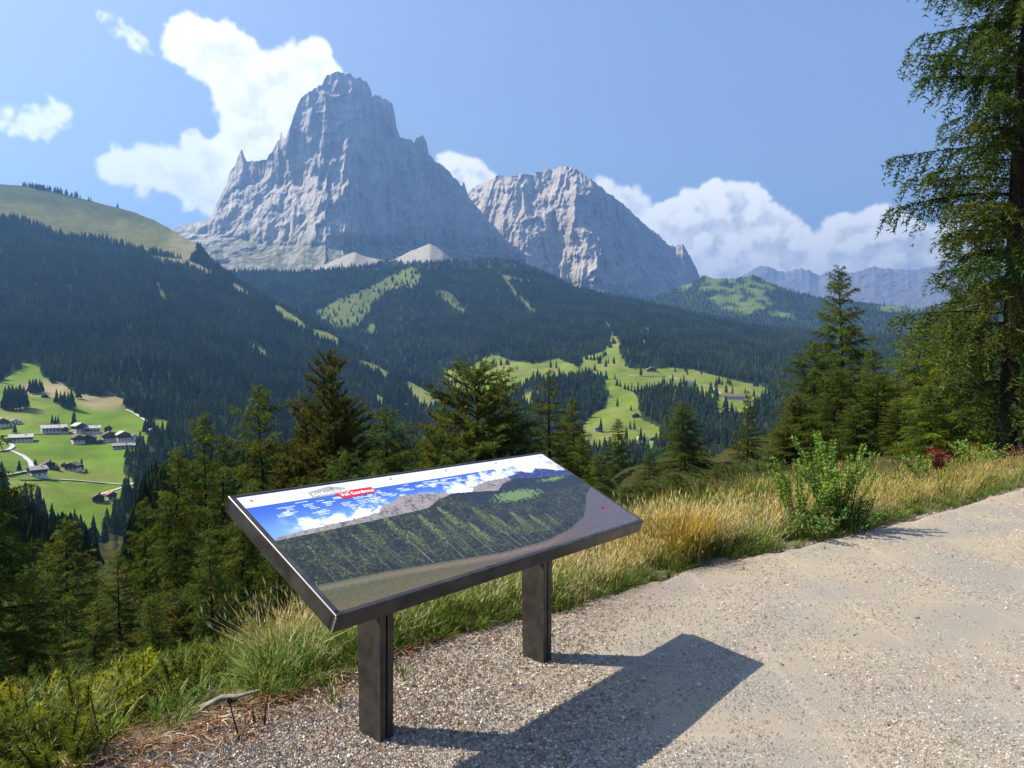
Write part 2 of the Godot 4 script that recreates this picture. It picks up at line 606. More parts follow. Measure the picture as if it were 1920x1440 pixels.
func sky_picture() -> Image:
	var w := 4096
	var h := 2048
	var small := Image.create(256, 128, false, Image.FORMAT_RGBF)
	var sun := SUN.normalized()
	var drift := noise_of(71, 26.0, 4)
	for j in 128:
		var el := (0.5 - (j + 0.5) / 128.0) * PI
		for i in 256:
			var az := ((i + 0.5) / 256.0 - 0.5) * TAU
			var d := Vector3(sin(az) * cos(el), sin(el), -cos(az) * cos(el))
			var e := maxf(d.y, 0.0)
			var low := pow(1.0 - e, 2.5)
			var near_sun := maxf(d.dot(sun), 0.0)
			var c := Color(0.088, 0.142, 0.315).lerp(Color(0.285, 0.40, 0.525), low)
			var glow := pow(near_sun, 2.6) * 0.62 + pow(near_sun, 24.0) * 0.12 + 0.16 * low * low * near_sun
			c += Color(0.46, 0.5, 0.46) * glow
			# a few soft clouds elsewhere round the horizon
			if absf(az) > 0.85 and d.y > 0.02:
				var n := drift.get_noise_3d(d.x * 60.0, d.y * 110.0, d.z * 60.0)
				c = c.lerp(Color(0.5, 0.51, 0.53), sstep(0.12, 0.45, n) * sstep(0.02, 0.2, d.y) * sstep(0.75, 0.4, d.y) * 0.8)
			small.set_pixel(i, j, Color(c.r, c.g, c.b))
	small.resize(w, h, Image.INTERPOLATE_CUBIC)
	# clouds of the photograph, as heaps of puffs: x, y, radius
	var heaps := [
		# [kind of edge, puffs]
		[0.54, [352, 52, 26, 330, 75, 34, 365, 85, 44, 410, 72, 36, 400, 110, 46, 440, 90, 34, 450, 130, 48, 430, 160, 44, 480, 130, 44, 520, 140, 40, 560, 110, 38, 590, 95, 26, 600, 120, 32, 610, 145, 30, 490, 180, 56, 450, 215, 46, 500, 230, 54, 470, 265, 54, 450, 285, 44, 520, 200, 56, 560, 160, 46, 540, 230, 46, 430, 300, 40, 480, 300, 40]],
		[0.44, [200, 318, 24, 222, 312, 30, 250, 310, 34, 285, 305, 36, 320, 312, 40, 360, 318, 44, 400, 325, 48, 340, 340, 38, 390, 350, 44, 420, 350, 50, 440, 330, 50, 365, 265, 22, 370, 290, 26, 415, 300, 36, 405, 372, 28]],
		[0.4, [8, 222, 22, 30, 225, 24, 60, 222, 26, 90, 212, 30, 105, 215, 24, 80, 240, 24, 60, 236, 22, 98, 205, 20]],
		[0.36, [182, 26, 10, 198, 38, 14, 212, 50, 16, 228, 60, 18, 244, 68, 16, 258, 78, 16, 272, 88, 14]],
		[0.3, [1400, 500, 60, 1480, 505, 64, 1560, 505, 64, 1640, 505, 64, 1720, 500, 64, 1800, 495, 64, 1880, 490, 64, 1340, 510, 40]],
		[0.35, [220, 278, 16, 262, 355, 18, 350, 384, 12]],
		[0.5, [835, 300, 22, 862, 312, 26, 880, 325, 30, 900, 335, 30, 870, 340, 36, 850, 320, 26, 915, 345, 24]],
		[0.42, [1125, 340, 22, 1150, 368, 30, 1185, 370, 24, 1165, 390, 34, 1200, 400, 36]],
		[0.6, [1335, 352, 20, 1330, 372, 30, 1370, 368, 36, 1400, 375, 32, 1395, 395, 44, 1290, 385, 32, 1275, 402, 34, 1310, 410, 46, 1240, 408, 34, 1230, 435, 44, 1290, 450, 56, 1350, 430, 60, 1420, 420, 50, 1455, 420, 32, 1475, 440, 36, 1400, 470, 60, 1320, 490, 60, 1450, 480, 56, 1380, 510, 50, 1500, 475, 46, 1520, 500, 50]],
		[0.56, [1572, 425, 28, 1560, 445, 36, 1600, 440, 40, 1645, 415, 30, 1665, 425, 36, 1690, 440, 36, 1650, 450, 50, 1710, 465, 40, 1600, 480, 56, 1670, 490, 56, 1730, 490, 50, 1540, 490, 40, 1780, 470, 60, 1840, 480, 60]],
	]
	var x0 := int((0.5 - 40.0 / 360.0) * w)
	var x1 := int((0.5 + 38.0 / 360.0) * w)
	var y0 := int((0.5 - 33.0 / 180.0) * h)
	var y1 := int((0.5 - 2.0 / 180.0) * h)
	var cw := x1 - x0
	var ch := y1 - y0
	var body := noise_of(5, 30.0, 5)
	var fluff := noise_of(9, 8.0, 4)
	var puffy := noise_of(11, 34.0, 3)
	for heap in heaps:
		var dens := PackedFloat32Array()
		dens.resize(cw * ch)
		var bx0 := cw
		var bx1 := 0
		var by0 := ch
		var by1 := 0
		var pf: Array = heap[1]
		for k in range(0, pf.size(), 3):
			var d := ray(pf[k], pf[k + 1])
			var cx := (0.5 + atan2(d.x, -d.z) / TAU) * w - x0
			var cy := (0.5 - asin(d.normalized().y) / PI) * h - y0
			var rr: float = pf[k + 2] * 1.22 / FOCAL / TAU * w
			for y in range(maxi(0, int(cy - rr)), mini(ch, int(cy + rr) + 1)):
				for x in range(maxi(0, int(cx - rr)), mini(cw, int(cx + rr) + 1)):
					var q := 1.0 - ((x - cx) * (x - cx) + (y - cy) * (y - cy)) / (rr * rr)
					if q > 0.0:
						dens[y * cw + x] = 1.0 - (1.0 - dens[y * cw + x]) * (1.0 - q * 0.8)
			bx0 = mini(bx0, maxi(0, int(cx - rr)))
			bx1 = maxi(bx1, mini(cw, int(cx + rr) + 1))
			by0 = mini(by0, maxi(0, int(cy - rr)))
			by1 = maxi(by1, mini(ch, int(cy + rr) + 1))
		var firm: float = heap[0]
		var grey: float = 0.5 if pf[0] < 600 else 1.0
		for y in range(by0, by1):
			for x in range(bx0, bx1):
				var d := dens[y * cw + x]
				if d <= 0.02:
					continue
				var n := body.get_noise_2d(x + x0, (y + y0) * 1.15)
				var n2 := fluff.get_noise_2d(x + x0, y + y0)
				var heapy := 0.34 - absf(puffy.get_noise_2d(x + x0, y + y0)) * 1.5
				var full := d * (1.2 if firm > 0.41 else 0.9) + (n * 0.5 + heapy * 0.4 + n2 * 0.28) * ((1.12 - d * 0.8) if firm > 0.41 else 1.15)
				var a := sstep(0.36, 0.36 + 0.9 * (1.12 - firm), full) * minf(1.0, firm + 0.42)
				if a <= 0.004:
					continue
				var lx := maxi(x - 9, 0)
				var ly := maxi(y - 8, 0)
				var toward := dens[ly * cw + lx] * 1.2 + body.get_noise_2d(lx + x0, (ly + y0) * 1.15) * 0.5 + (0.34 - absf(puffy.get_noise_2d(lx + x0, ly + y0)) * 1.5) * 0.4
				var thick := sstep(0.8, 1.3, full)
				var here := d * 1.2 + n * 0.5 + heapy * 0.4
				var shade := clampf((toward - here) * 0.75 * thick + thick * 0.5 * sstep(0.12, -0.3, n) + 0.08 * thick, 0.0, 0.8) * grey
				var lit := Color(0.74, 0.735, 0.72).lerp(Color(0.25, 0.275, 0.335), shade)
				var base := small.get_pixel(x + x0, y + y0)
				small.set_pixel(x + x0, y + y0, base.lerp(lit, a))
	return small

# ---------------------------------------------------------------- the print on the board

func board_picture() -> Image:
	var w := 1024
	var h := 404
	var im := Image.create(w, h, false, Image.FORMAT_RGB8)
	var a := noise_of(21, 60.0, 5)
	var b := noise_of(22, 14.0, 3)
	var grit := noise_of(23, 4.0, 3)
	var crest := [[0.0, 0.40], [0.06, 0.385], [0.12, 0.375], [0.2, 0.37], [0.27, 0.35], [0.29, 0.30], [0.33, 0.275], [0.36, 0.235], [0.4, 0.235], [0.46, 0.26], [0.5, 0.29], [0.54, 0.31], [0.58, 0.315], [0.6, 0.27], [0.66, 0.235], [0.74, 0.23], [0.755, 0.225], [0.785, 0.215], [0.797, 0.15], [0.815, 0.17], [0.835, 0.205], [0.86, 0.225], [0.895, 0.17], [0.93, 0.205], [0.96, 0.25], [1.0, 0.265]]
	var woods := [[0.0, 0.42], [0.1, 0.42], [0.3, 0.41], [0.4, 0.40], [0.45, 0.34], [0.52, 0.30], [0.6, 0.335], [0.66, 0.36], [0.7, 0.30], [0.76, 0.26], [0.85, 0.29], [0.92, 0.31], [1.0, 0.34]]
	var floor_ := [[0.0, 0.80], [0.15, 0.83], [0.3, 0.88], [0.45, 0.93], [0.6, 0.94], [0.72, 0.90], [0.82, 0.82], [0.89, 0.70], [0.94, 0.60], [1.0, 0.53]]
	var crest_at := PackedFloat32Array()
	var woods_at := PackedFloat32Array()
	var floor_at := PackedFloat32Array()
	for i in w:
		var u := (i + 0.5) / w
		crest_at.append(along(crest, u, 1))
		woods_at.append(along(woods, u, 1))
		floor_at.append(along(floor_, u, 1))
	for j in h:
		var v := (j + 0.5) / h
		for i in w:
			var u := (i + 0.5) / w
			var c: Color
			if v < 0.108:
				im.set_pixel(i, j, Color(0.93, 0.935, 0.94))
				continue
			var n := a.get_noise_2d(i, j)
			var n2 := b.get_noise_2d(i, j)
			var n3 := grit.get_noise_2d(i, j)
			var ym := crest_at[i] + n2 * 0.008
			var yw := woods_at[i] + n2 * 0.006
			var yf := floor_at[i] + n2 * 0.008
			if v < minf(ym, yw):
				c = Color(0.22, 0.38, 0.76).lerp(Color(0.45, 0.64, 0.92), sstep(0.12, 0.4, v))
				var top := 0.30 - 0.16 * sstep(0.45, 0.8, u) - 0.05 * sstep(0.1, 0.4, u) - 0.1 * sstep(0.86, 1.0, u)
				var cl := sstep(-0.03, 0.05, v - top + n * 0.11 + n2 * 0.03)
				c = c.lerp(Color(0.95, 0.96, 0.97).lerp(Color(0.70, 0.74, 0.81), sstep(0.05, -0.45, n + n2 * 0.5)), cl * sstep(0.02, 0.1, u))
			elif v < yw:
				var rock := Color(0.62, 0.58, 0.55).lerp(Color(0.30, 0.29, 0.32), sstep(-0.1, 0.6, n2 * 0.6 + n3 * 0.6 + n * 0.5))
				if u > 0.75:
					rock = Color(0.15, 0.19, 0.40).lerp(Color(0.33, 0.37, 0.57), sstep(-0.1, 0.5, n2 + n3 * 0.5))
				c = rock
			elif v < yf:
				c = Color(0.09, 0.105, 0.07).lerp(Color(0.44, 0.47, 0.27), sstep(-0.2, 0.75, n3 * 0.8 + n2 * 0.5 + n * 0.3))
				if v < 0.46 + n2 * 0.03:
					c = c.lerp(Color(0.11, 0.135, 0.18), 0.65 * sstep(0.5, 0.56, u))
				var lea := maxf(0.10 - Vector2((u - 0.70) * 1.1, (v - 0.45) * 1.6).length() + n2 * 0.07 + n3 * 0.03, 0.055 - Vector2((u - 0.90) * 0.9, (v - 0.345) * 2.2).length() + n2 * 0.05 + n3 * 0.02)
				c = c.lerp(Color(0.40, 0.52, 0.22).lerp(Color(0.52, 0.62, 0.36), n3 + 0.5), sstep(-0.01, 0.03, lea) * 0.9)
			else:
				var earth := Color(0.44, 0.385, 0.34).lerp(Color(0.27, 0.23, 0.21), sstep(-0.5, 0.6, n3 * 0.7 + n2 * 0.5))
				var grassy := Color(0.27, 0.32, 0.15).lerp(Color(0.42, 0.36, 0.25), sstep(-0.4, 0.6, n3 * 0.6 + n2 * 0.4 + (v - 0.88) * 3.0))
				var scree := Color(0.30, 0.275, 0.29).lerp(Color(0.47, 0.44, 0.44), sstep(-0.4, 0.6, n3 * 0.6 + n2 * 0.3))
				c = grassy.lerp(earth, sstep(0.28, 0.48, u + n2 * 0.1)).lerp(scree, sstep(0.62, 0.82, u + n2 * 0.1))
				c = c.lerp(Color(0.55, 0.46, 0.40), 0.6 * sstep(0.035, 0.0, absf(v - yf - 0.03)) * sstep(0.8, 0.5, u))
			im.set_pixel(i, j, c)
	# larches in the picture: leaning pale stems with light green boughs
	var r := RandomNumberGenerator.new()
	r.seed = 404
	var stems := [[0.04, 0.3, 0.4], [0.10, 0.42, 0.7], [0.165, 0.34, 0.5], [0.20, 0.46, 0.8], [0.265, 0.5, 0.8], [0.29, 0.3, 0.5], [0.345, 0.44, 1.0], [0.385, 0.36, 0.9], [0.43, 0.5, 1.25], [0.46, 0.3, 0.8], [0.52, 0.44, 1.25], [0.555, 0.34, 0.9], [0.61, 0.34, 1.1], [0.66, 0.24, 0.8], [0.70, 0.2, 0.6]]
	for k in 46:
		stems.push_front([r.randf_range(0.01, 0.9), r.randf_range(0.1, 0.24), 0.35])
	for k in stems:
		var u: float = k[0]
		var foot := along(floor_, u, 1) - r.randf_range(0.0, 0.02 if k[2] > 0.36 else 0.1)
		var long: float = k[1]
		var leanx := r.randf_range(-0.014, 0.014)
		var steps := int(long * h)
		var pale := r.randf_range(0.36, 0.62)
		var green := Color(0.50, 0.56, 0.27) * r.randf_range(0.75, 1.1) if k[2] > 0.36 else Color(0.24, 0.29, 0.14) * r.randf_range(0.6, 1.2)
		var skew := r.randf_range(-0.35, 0.35)
		for q in int(k[2] * k[2] * 1300.0) + 50:
			# loose boughs about the stem, in patches
			var t := 0.3 + 0.7 * pow(r.randf(), 0.75)
			var reach: float = (1.05 - t) * 40.0 * k[2] + 3.0
			var dx: float = (r.randf() + r.randf() - 1.0 + skew * (1.0 - t)) * reach
			var x := int((u + leanx * t) * w + dx)
			var y := int((foot - long * t) * h + absf(dx) * 0.3 + r.randf_range(-5.0, 5.0))
			if x > 1 and x < w - 3 and y > int(0.3 * h) and y < h - 2 and grit.get_noise_2d(x * 0.55, y * 0.9) > -0.12:
				var g := green * r.randf_range(0.5, 1.2)
				im.fill_rect(Rect2i(x, y, r.randi_range(1, 3), 1), g)
		for s in steps:
			var t := s / float(steps)
			var x := int((u + leanx * t) * w)
			var y := int((foot - long * t) * h)
			if x < 1 or x > w - 3 or y < int(0.34 * h) or y > h - 1 or (t > 0.4 and r.randf() < t):
				continue
			im.fill_rect(Rect2i(x, y, 2 if t < 0.5 and k[2] > 0.6 else 1, 1), Color(pale, pale * 0.93, pale * 0.86) * r.randf_range(0.75, 1.0))
	# unreadably small captions in the sky, and a hiker in red on the path
	for k in 78:
		var u := r.randf_range(0.03, 0.96)
		var v := r.randf_range(0.125, 0.19 if u > 0.3 else 0.27)
		for line in r.randi_range(1, 3):
			var x := int(u * w)
			var e := x + r.randi_range(12, 30)
			while x < e:
				var l := r.randi_range(2, 5)
				im.fill_rect(Rect2i(mini(x, w - 4), int(v * h) + line * 6, l, 3), Color(0.88, 0.92, 0.98))
				x += l + 1
	for k in 9:
		im.fill_rect(Rect2i(int((0.06 + 0.105 * k) * w), int((0.155 + 0.012 * (k % 3)) * h), 24, 2), Color(0.93, 0.95, 0.98))
	for s in [-1, 1]:
		im.fill_rect(Rect2i(int(0.925 * w) + s * 4, int(0.80 * h), 5, 26), Color(0.62, 0.22, 0.18))
	im.fill_rect(Rect2i(int(0.925 * w) - 3, int(0.77 * h), 10, 12), Color(0.2, 0.17, 0.2))
	# faint grey line of small print at the right of the white strip
	for k in 60:
		im.fill_rect(Rect2i(int(0.80 * w) + k * 3, int(0.095 * h), r.randi_range(1, 2), 3), Color(0.72, 0.74, 0.7))
	im.generate_mipmaps()
	return im

func text(parent: Node, called: String, words: String, size: float, material: Material, where: Transform3D) -> void:
	var t := TextMesh.new()
	var f := SystemFont.new()
	f.font_names = PackedStringArray(["Droid Sans"])
	f.font_weight = 700
	t.font = f
	t.text = words
	t.font_size = 64
	t.pixel_size = size / 64.0
	t.depth = 0.0012
	t.horizontal_alignment = HORIZONTAL_ALIGNMENT_LEFT
	part(parent, called, t, material, where)

# ---------------------------------------------------------------- leafy plants and grass

func tuft_mesh(seed_: int, blades: int, tall: float, spread: float, low: Color, tip: Color, width := 0.006, heads := 0.0) -> ArrayMesh:
	var s := Soup.new()
	var r := RandomNumberGenerator.new()
	r.seed = seed_
	for k in blades:
		var a := r.randf() * TAU
		var out := Vector3(cos(a), 0, sin(a))
		var side := Vector3(-out.z, 0, out.x) * width * r.randf_range(0.7, 1.2)
		var b := out * r.randf() * spread * 0.5
		var h := tall * r.randf_range(0.5, 1.1)
		var flop := spread * r.randf_range(0.3, 1.5)
		var m := b + out * flop * 0.3 + Vector3(0, h * 0.6, 0)
		var t := b + out * flop + Vector3(0, h * r.randf_range(0.82, 1.0), 0)
		var f := r.randf()
		var c0 := low.lerp(tip, f * 0.5)
		var c1 := low.lerp(tip, 0.4 + f * 0.6)
		s.tri(b - side, b + side, m + side * 0.75, c0)
		s.tri(b - side, m + side * 0.75, m - side * 0.75, c0)
		s.tri(m - side * 0.75, m + side * 0.75, t, c1)
		if r.randf() < heads:
			var e := Vector3(side.x, 0, side.z).normalized() * width * 1.1
			s.tri(t - e, t + e, t + out * 0.03 + Vector3(0, 0.05, 0), tip * 1.1)
			s.tri(t - out * 0.008, t + out * 0.008 + Vector3(0, 0.02, 0), t + out * 0.02 + Vector3(0, 0.06, 0), tip * 1.1)
	return s.mesh()

func leafy(o: Node3D, seed_: int, tall: float, stems: int, spread: float, leaf_len: float, hue: Color, stem_col: Color) -> void:
	var r := RandomNumberGenerator.new()
	r.seed = seed_
	var wood := Soup.new()
	var leaf := Soup.new()
	for k in stems:
		var a := r.randf() * TAU
		var out := Vector3(cos(a), 0, sin(a))
		var l := tall * r.randf_range(0.55, 1.0)
		var b := out * r.randf() * spread * 0.3
		var e := b + out * spread * r.randf_range(0.2, 1.0) + Vector3(0, l, 0)
		var m := b.lerp(e, 0.5) + Vector3(r.randf_range(-0.03, 0.03), l * 0.08, r.randf_range(-0.03, 0.03))
		wood.tube([b - Vector3(0, 0.06, 0), m, e], [0.006, 0.004, 0.0015], 4, stem_col)
		var n := int(l / (leaf_len * 0.42))
		for i in n:
			var f := 0.12 + 0.88 * (i + r.randf()) / n
			var q := b.lerp(m, f * 2.0) if f < 0.5 else m.lerp(e, f * 2.0 - 1.0)
			for w in 4:
				var la := r.randf() * TAU
				var ld := Vector3(cos(la), r.randf_range(0.1, 1.0), sin(la)).normalized()
				var ls := ld.cross(Vector3(0.2, 1, 0.1)).normalized() * leaf_len * r.randf_range(0.17, 0.27)
				var ll := leaf_len * r.randf_range(0.6, 1.2)
				var up := ld.cross(ls).normalized() * leaf_len * 0.08
				var c := hue * r.randf_range(0.65, 1.35)
				c.a = 1.0
				var p0 := q + ld * 0.01
				var p1 := p0 + ld * ll * 0.5
				leaf.tri(p0, p1 - ls + up, p1 - up, c)
				leaf.tri(p0, p1 - up, p1 + ls + up, c)
				leaf.tri(p1 - ls + up, p0 + ld * ll, p1 - up, c)
				leaf.tri(p1 - up, p0 + ld * ll, p1 + ls + up, c)
	part(o, "stem", wood.mesh(), mat.bark)
	part(o, "leaves", leaf.mesh(), mat.leaf).set_meta("kind", "stuff")

func juniper(o: Node3D, seed_: int, tall: float, reach: float, hue: Color) -> void:
	# a low prickly bush: upright plumes set with short needles
	var r := RandomNumberGenerator.new()
	r.seed = seed_
	var wood := Soup.new()
	var leaf := Soup.new()
	for k in 34:
		var a := r.randf() * TAU
		var rr := sqrt(r.randf())
		var out := Vector3(cos(a), 0, sin(a))
		var b := out * rr * reach * 0.35
		var l := tall * (1.0 - 0.55 * rr) * r.randf_range(0.6, 1.05)
		var e := b + out * reach * rr * r.randf_range(0.5, 0.9) + Vector3(0, l, 0)
		wood.tube([b - Vector3(0, 0.1, 0), b.lerp(e, 0.5), e], [0.008, 0.005, 0.002], 4, Color(0.1, 0.075, 0.05))
		var tone := r.randf_range(0.7, 1.3)
		var n := int(l / 0.016)
		for i in n:
			var f := 0.2 + 0.82 * i / n
			var q := b.lerp(e, f)
			for w in 13:
				var nd := (Vector3(r.randf_range(-1, 1), r.randf_range(-0.1, 1.1), r.randf_range(-1, 1)) + out * 0.25).normalized()
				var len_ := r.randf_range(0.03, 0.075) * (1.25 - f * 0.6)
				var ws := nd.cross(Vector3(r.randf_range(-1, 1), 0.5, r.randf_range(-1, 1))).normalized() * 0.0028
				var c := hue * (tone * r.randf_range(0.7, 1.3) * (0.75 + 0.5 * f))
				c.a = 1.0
				leaf.tri(q - ws, q + ws, q + nd * len_, c)
	part(o, "stem", wood.mesh(), mat.bark)
	part(o, "needle_foliage", leaf.mesh(), mat.needles).set_meta("kind", "stuff")

func stone_mesh(seed_: int) -> ArrayMesh:
	var r := RandomNumberGenerator.new()
	r.seed = seed_
	var g := (1.0 + sqrt(5.0)) / 2.0
	var pts := []
	for k in [[0, 1, g], [0, -1, g], [0, 1, -g], [0, -1, -g], [1, g, 0], [-1, g, 0], [1, -g, 0], [-1, -g, 0], [g, 0, 1], [g, 0, -1], [-g, 0, 1], [-g, 0, -1]]:
		pts.append(Vector3(k[0], k[1], k[2]).normalized() * r.randf_range(0.7, 1.2) * Vector3(1, 0.72, 0.85))
	var s := Soup.new()
	for a in 12:
		for b in range(a + 1, 12):
			for c in range(b + 1, 12):
				if pts[a].normalized().dot(pts[b].normalized()) > 0.4 and pts[b].normalized().dot(pts[c].normalized()) > 0.4 and pts[a].normalized().dot(pts[c].normalized()) > 0.4:
					s.face([pts[a], pts[b], pts[c]], Vector3.ZERO)
	return s.mesh()

func ribbon(s: Dictionary, px: Array, wide: float, called: String, material: Material, label: String) -> void:
	var pts := []
	for i in range(0, px.size() - 2, 2):
		var a := Vector2(px[i], px[i + 1])
		var b := Vector2(px[i + 2], px[i + 3])
		var n := maxi(1, int(a.distance_to(b) / 5.0))
		for k in n:
			var q := a.lerp(b, k / float(n))
			pts.append(on_sheet(s, q.x, q.y))
	pts.append(on_sheet(s, px[-2], px[-1]))
	var so := Soup.new()
	var up := Vector3(0, 0.7, 0)
	var prev_l := Vector3.ZERO
	var prev_r := Vector3.ZERO
	for i in pts.size():
		var d: Vector3 = pts[mini(i + 1, pts.size() - 1)] - pts[maxi(i - 1, 0)]
		var side := Vector3(-d.z, 0, d.x).normalized() * wide * 0.5
		var l: Vector3 = pts[i] - side + up
		var rt: Vector3 = pts[i] + side + up
		if i:
			so.tri(prev_l, rt, prev_r)
			so.tri(prev_l, l, rt)
		prev_l = l
		prev_r = rt
	structure(called, so.mesh(), material, label, "road")

# ---------------------------------------------------------------- the scene

func _ready() -> void:
	rng.seed = 20240817
	rough_noise = noise_of(3, 9.0, 3)
	fine_noise = noise_of(4, 0.6, 3)
	# camera
	var cam := Camera3D.new()
	cam.name = "camera"
	cam.position = EYE
	cam.rotation_degrees = Vector3(PITCH, 0, 0)
	cam.fov = rad_to_deg(2.0 * atan(720.0 / FOCAL))
	cam.near = 0.05
	cam.far = 40000.0
	add_child(cam)
	# sky, air and exposure
	var env := Environment.new()
	env.background_mode = Environment.BG_SKY
	var pano := PanoramaSkyMaterial.new()
	pano.panorama = ImageTexture.create_from_image(sky_picture())
	env.sky = Sky.new()
	env.sky.sky_material = pano
	env.sky_rotation = Vector3(0, PI, 0)
	env.tonemap_mode = Environment.TONE_MAPPER_LINEAR
	env.tonemap_exposure = 2.05
	env.volumetric_fog_enabled = true
	env.volumetric_fog_density = 0.00009
	env.volumetric_fog_albedo = Color(0.225, 0.485, 1.0).linear_to_srgb()
	env.volumetric_fog_anisotropy = 0.4
	env.volumetric_fog_length = 16000.0
	env.sdfgi_enabled = true
	env.ssao_enabled = true
	env.ssil_enabled = true
	var we := WorldEnvironment.new()
	we.name = "world_environment"
	we.environment = env
	add_child(we)
	# sun
	var sun := DirectionalLight3D.new()
	sun.name = "sun"
	sun.light_color = Color(1.0, 0.95, 0.86)
	sun.light_energy = 1.6
	sun.light_angular_distance = 0.5
	sun.shadow_enabled = true
	sun.basis = Basis.looking_at(-SUN.normalized(), Vector3.UP)
	add_child(sun)
	survey_edge()
	materials()
	mountains()
	hills()
	near_ground()
	valley()
	board()
	near_trees()
	verge()

func materials() -> void:
	mat.bark = tinted(0.9, 0.15)
	mat.bark.albedo_texture = noise_texture(31, 0.02, 4, Color(0.62, 0.62, 0.62), Color(1, 1, 1), 256)
	mat.bark.uv1_triplanar = true
	mat.bark.uv1_scale = Vector3(5, 1.2, 5)
	mat.needles = tinted(0.6, 0.3)
	mat.needles.backlight_enabled = true
	mat.needles.backlight = Color(0.85, 0.88, 0.4)
	mat.leaf = tinted(0.5, 0.4)
	mat.leaf.backlight_enabled = true
	mat.leaf.backlight = Color(0.6, 0.7, 0.25)
	mat.grass = tinted(0.6, 0.3)
	mat.grass.backlight_enabled = true
	mat.grass.backlight = Color(0.6, 0.6, 0.3)
	mat.forest = tinted(0.85, 0.1)
	mat.rock = tinted(0.9, 0.15)
	mat.rock.albedo_texture = noise_texture(41, 0.02, 5, Color(0.72, 0.71, 0.70), Color(1, 1, 1), 1024)
	mat.rock.uv1_triplanar = true
	mat.rock.uv1_world_triplanar = true
	mat.rock.uv1_scale = Vector3(1, 0.45, 1) / 420.0
	mat.land = tinted(0.95, 0.1)
	mat.land.albedo_texture = noise_texture(43, 0.03, 5, Color(0.76, 0.76, 0.74), Color(1, 1, 1), 1024)
	mat.land.uv1_triplanar = true
	mat.land.uv1_world_triplanar = true
	mat.land.uv1_scale = Vector3.ONE / 90.0
	mat.soil = tinted(0.95, 0.1)
	mat.soil.albedo_texture = noise_texture(44, 0.03, 5, Color(0.6, 0.6, 0.58), Color(1, 1, 1), 512)
	mat.soil.uv1_triplanar = true
	mat.soil.uv1_world_triplanar = true
	mat.soil.uv1_scale = Vector3.ONE / 1.1
	mat.gravel = tinted(0.95, 0.15)
	mat.gravel.albedo_texture = noise_texture(45, 0.11, 4, Color(0.66, 0.65, 0.63), Color(1, 1, 1), 1024)
	mat.gravel.uv1_triplanar = true
	mat.gravel.uv1_world_triplanar = true
	mat.gravel.uv1_scale = Vector3.ONE / 0.9
	mat.gravel.heightmap_enabled = true
	mat.gravel.heightmap_texture = noise_texture(46, 0.12, 3, Color(0, 0, 0), Color(1, 1, 1), 1024)
	mat.gravel.heightmap_scale = 0.9
	mat.stone = tinted(0.9, 0.2)
	mat.plaster = surface(Color(0.66, 0.64, 0.6))
	mat.plaster_grey = surface(Color(0.42, 0.40, 0.38))
	mat.timber = surface(Color(0.10, 0.062, 0.038))
	mat.timber_dark = surface(Color(0.055, 0.038, 0.028))
	mat.roof_grey = surface(Color(0.30, 0.28, 0.27))
	mat.roof_pale = surface(Color(0.45, 0.42, 0.39))
	mat.roof_brown = surface(Color(0.13, 0.095, 0.075))
	mat.roof_red = surface(Color(0.36, 0.13, 0.09))
	mat.window = surface(Color(0.03, 0.035, 0.045), 0.15, 0.5)
	mat.road = surface(Color(0.42, 0.41, 0.39))

# ---- rock massifs

func massif(called: String, label: String, sky: Array, foot: float, x0: float, x1: float, cols: int, rows: int, r_of: Callable, fold: float, seed_: int, paint: Callable, back: float, ramps := 0.0, calm := 1.0, calm_from := 9000.0) -> void:
	var big := noise_of(seed_, 520.0, 3, true)
	var mid := noise_of(seed_ + 1, 170.0, 4, true)
	var ramp := noise_of(seed_ + 5, 260.0, 3, true)
	var warp := noise_of(seed_ + 6, 150.0, 3)
	var jag := noise_of(seed_ + 7, 11.0, 3)
	var ledge := noise_of(seed_ + 8, 55.0, 3)
	var small := noise_of(seed_ + 2, 60.0, 4, true)
	var p := PackedVector3Array()
	var c := PackedColorArray()
	var extra := 14
	for j in rows + extra:
		var v := minf(j / float(rows - 1), 1.0)
		for i in cols:
			var x := lerpf(x0, x1, i / float(cols - 1))
			var ys := along(sky, x, 1) + jag.get_noise_1d(x) * 4.0
			var y := lerpf(foot, ys, v)
			var wx := x + warp.get_noise_2d(x * 3.0, y * 1.6) * 26.0 * (1.0 - v * 0.5)
			var r: float = r_of.call(wx, y, v)
			var q := at(x, y, r)
			var out := Vector3(q.x, 0, q.z).normalized()
			var steep := sstep(0.04, 0.3, v) * (1.0 - 0.35 * sstep(0.9, 1.0, v))
			var still := lerpf(1.0, calm, sstep(calm_from, calm_from + 50.0, x + (y - 300.0) * 0.1))
			var f := big.get_noise_3d(q.x, q.y * 0.25, q.z) * 0.9
			f += mid.get_noise_3d(q.x, q.y * 0.13 + q.x * 0.05, q.z) * 0.42
			f += ramp.get_noise_3d(q.x * 0.7 - q.y * 0.75, q.y * 0.55 + q.x * 0.3, q.z * 0.4) * ramps
			f += small.get_noise_3d(q.x, q.y * 0.16, q.z) * 0.19
			f += ledge.get_noise_3d(q.x * 0.12, q.y + q.x * 0.12, q.z * 0.12) * 0.11
			f *= fold * steep * still
			var k := f
			if j >= rows:
				# the far side falls away behind the crest
				var b := (j - rows + 1) / float(extra)
				q += out * b * back - Vector3(0, (q.y + 300.0) * b * b * 0.9 + b * 30.0, 0)
			q = EYE + (q - EYE) * (1.0 - f / Vector2(q.x, q.z).length()) if j < rows else q - out * f
			p.append(q)
			c.append(paint.call(x, y, v, q, k))
	structure(called, grid_mesh(p, cols, rows + extra, c), mat.rock, label, "mountain")

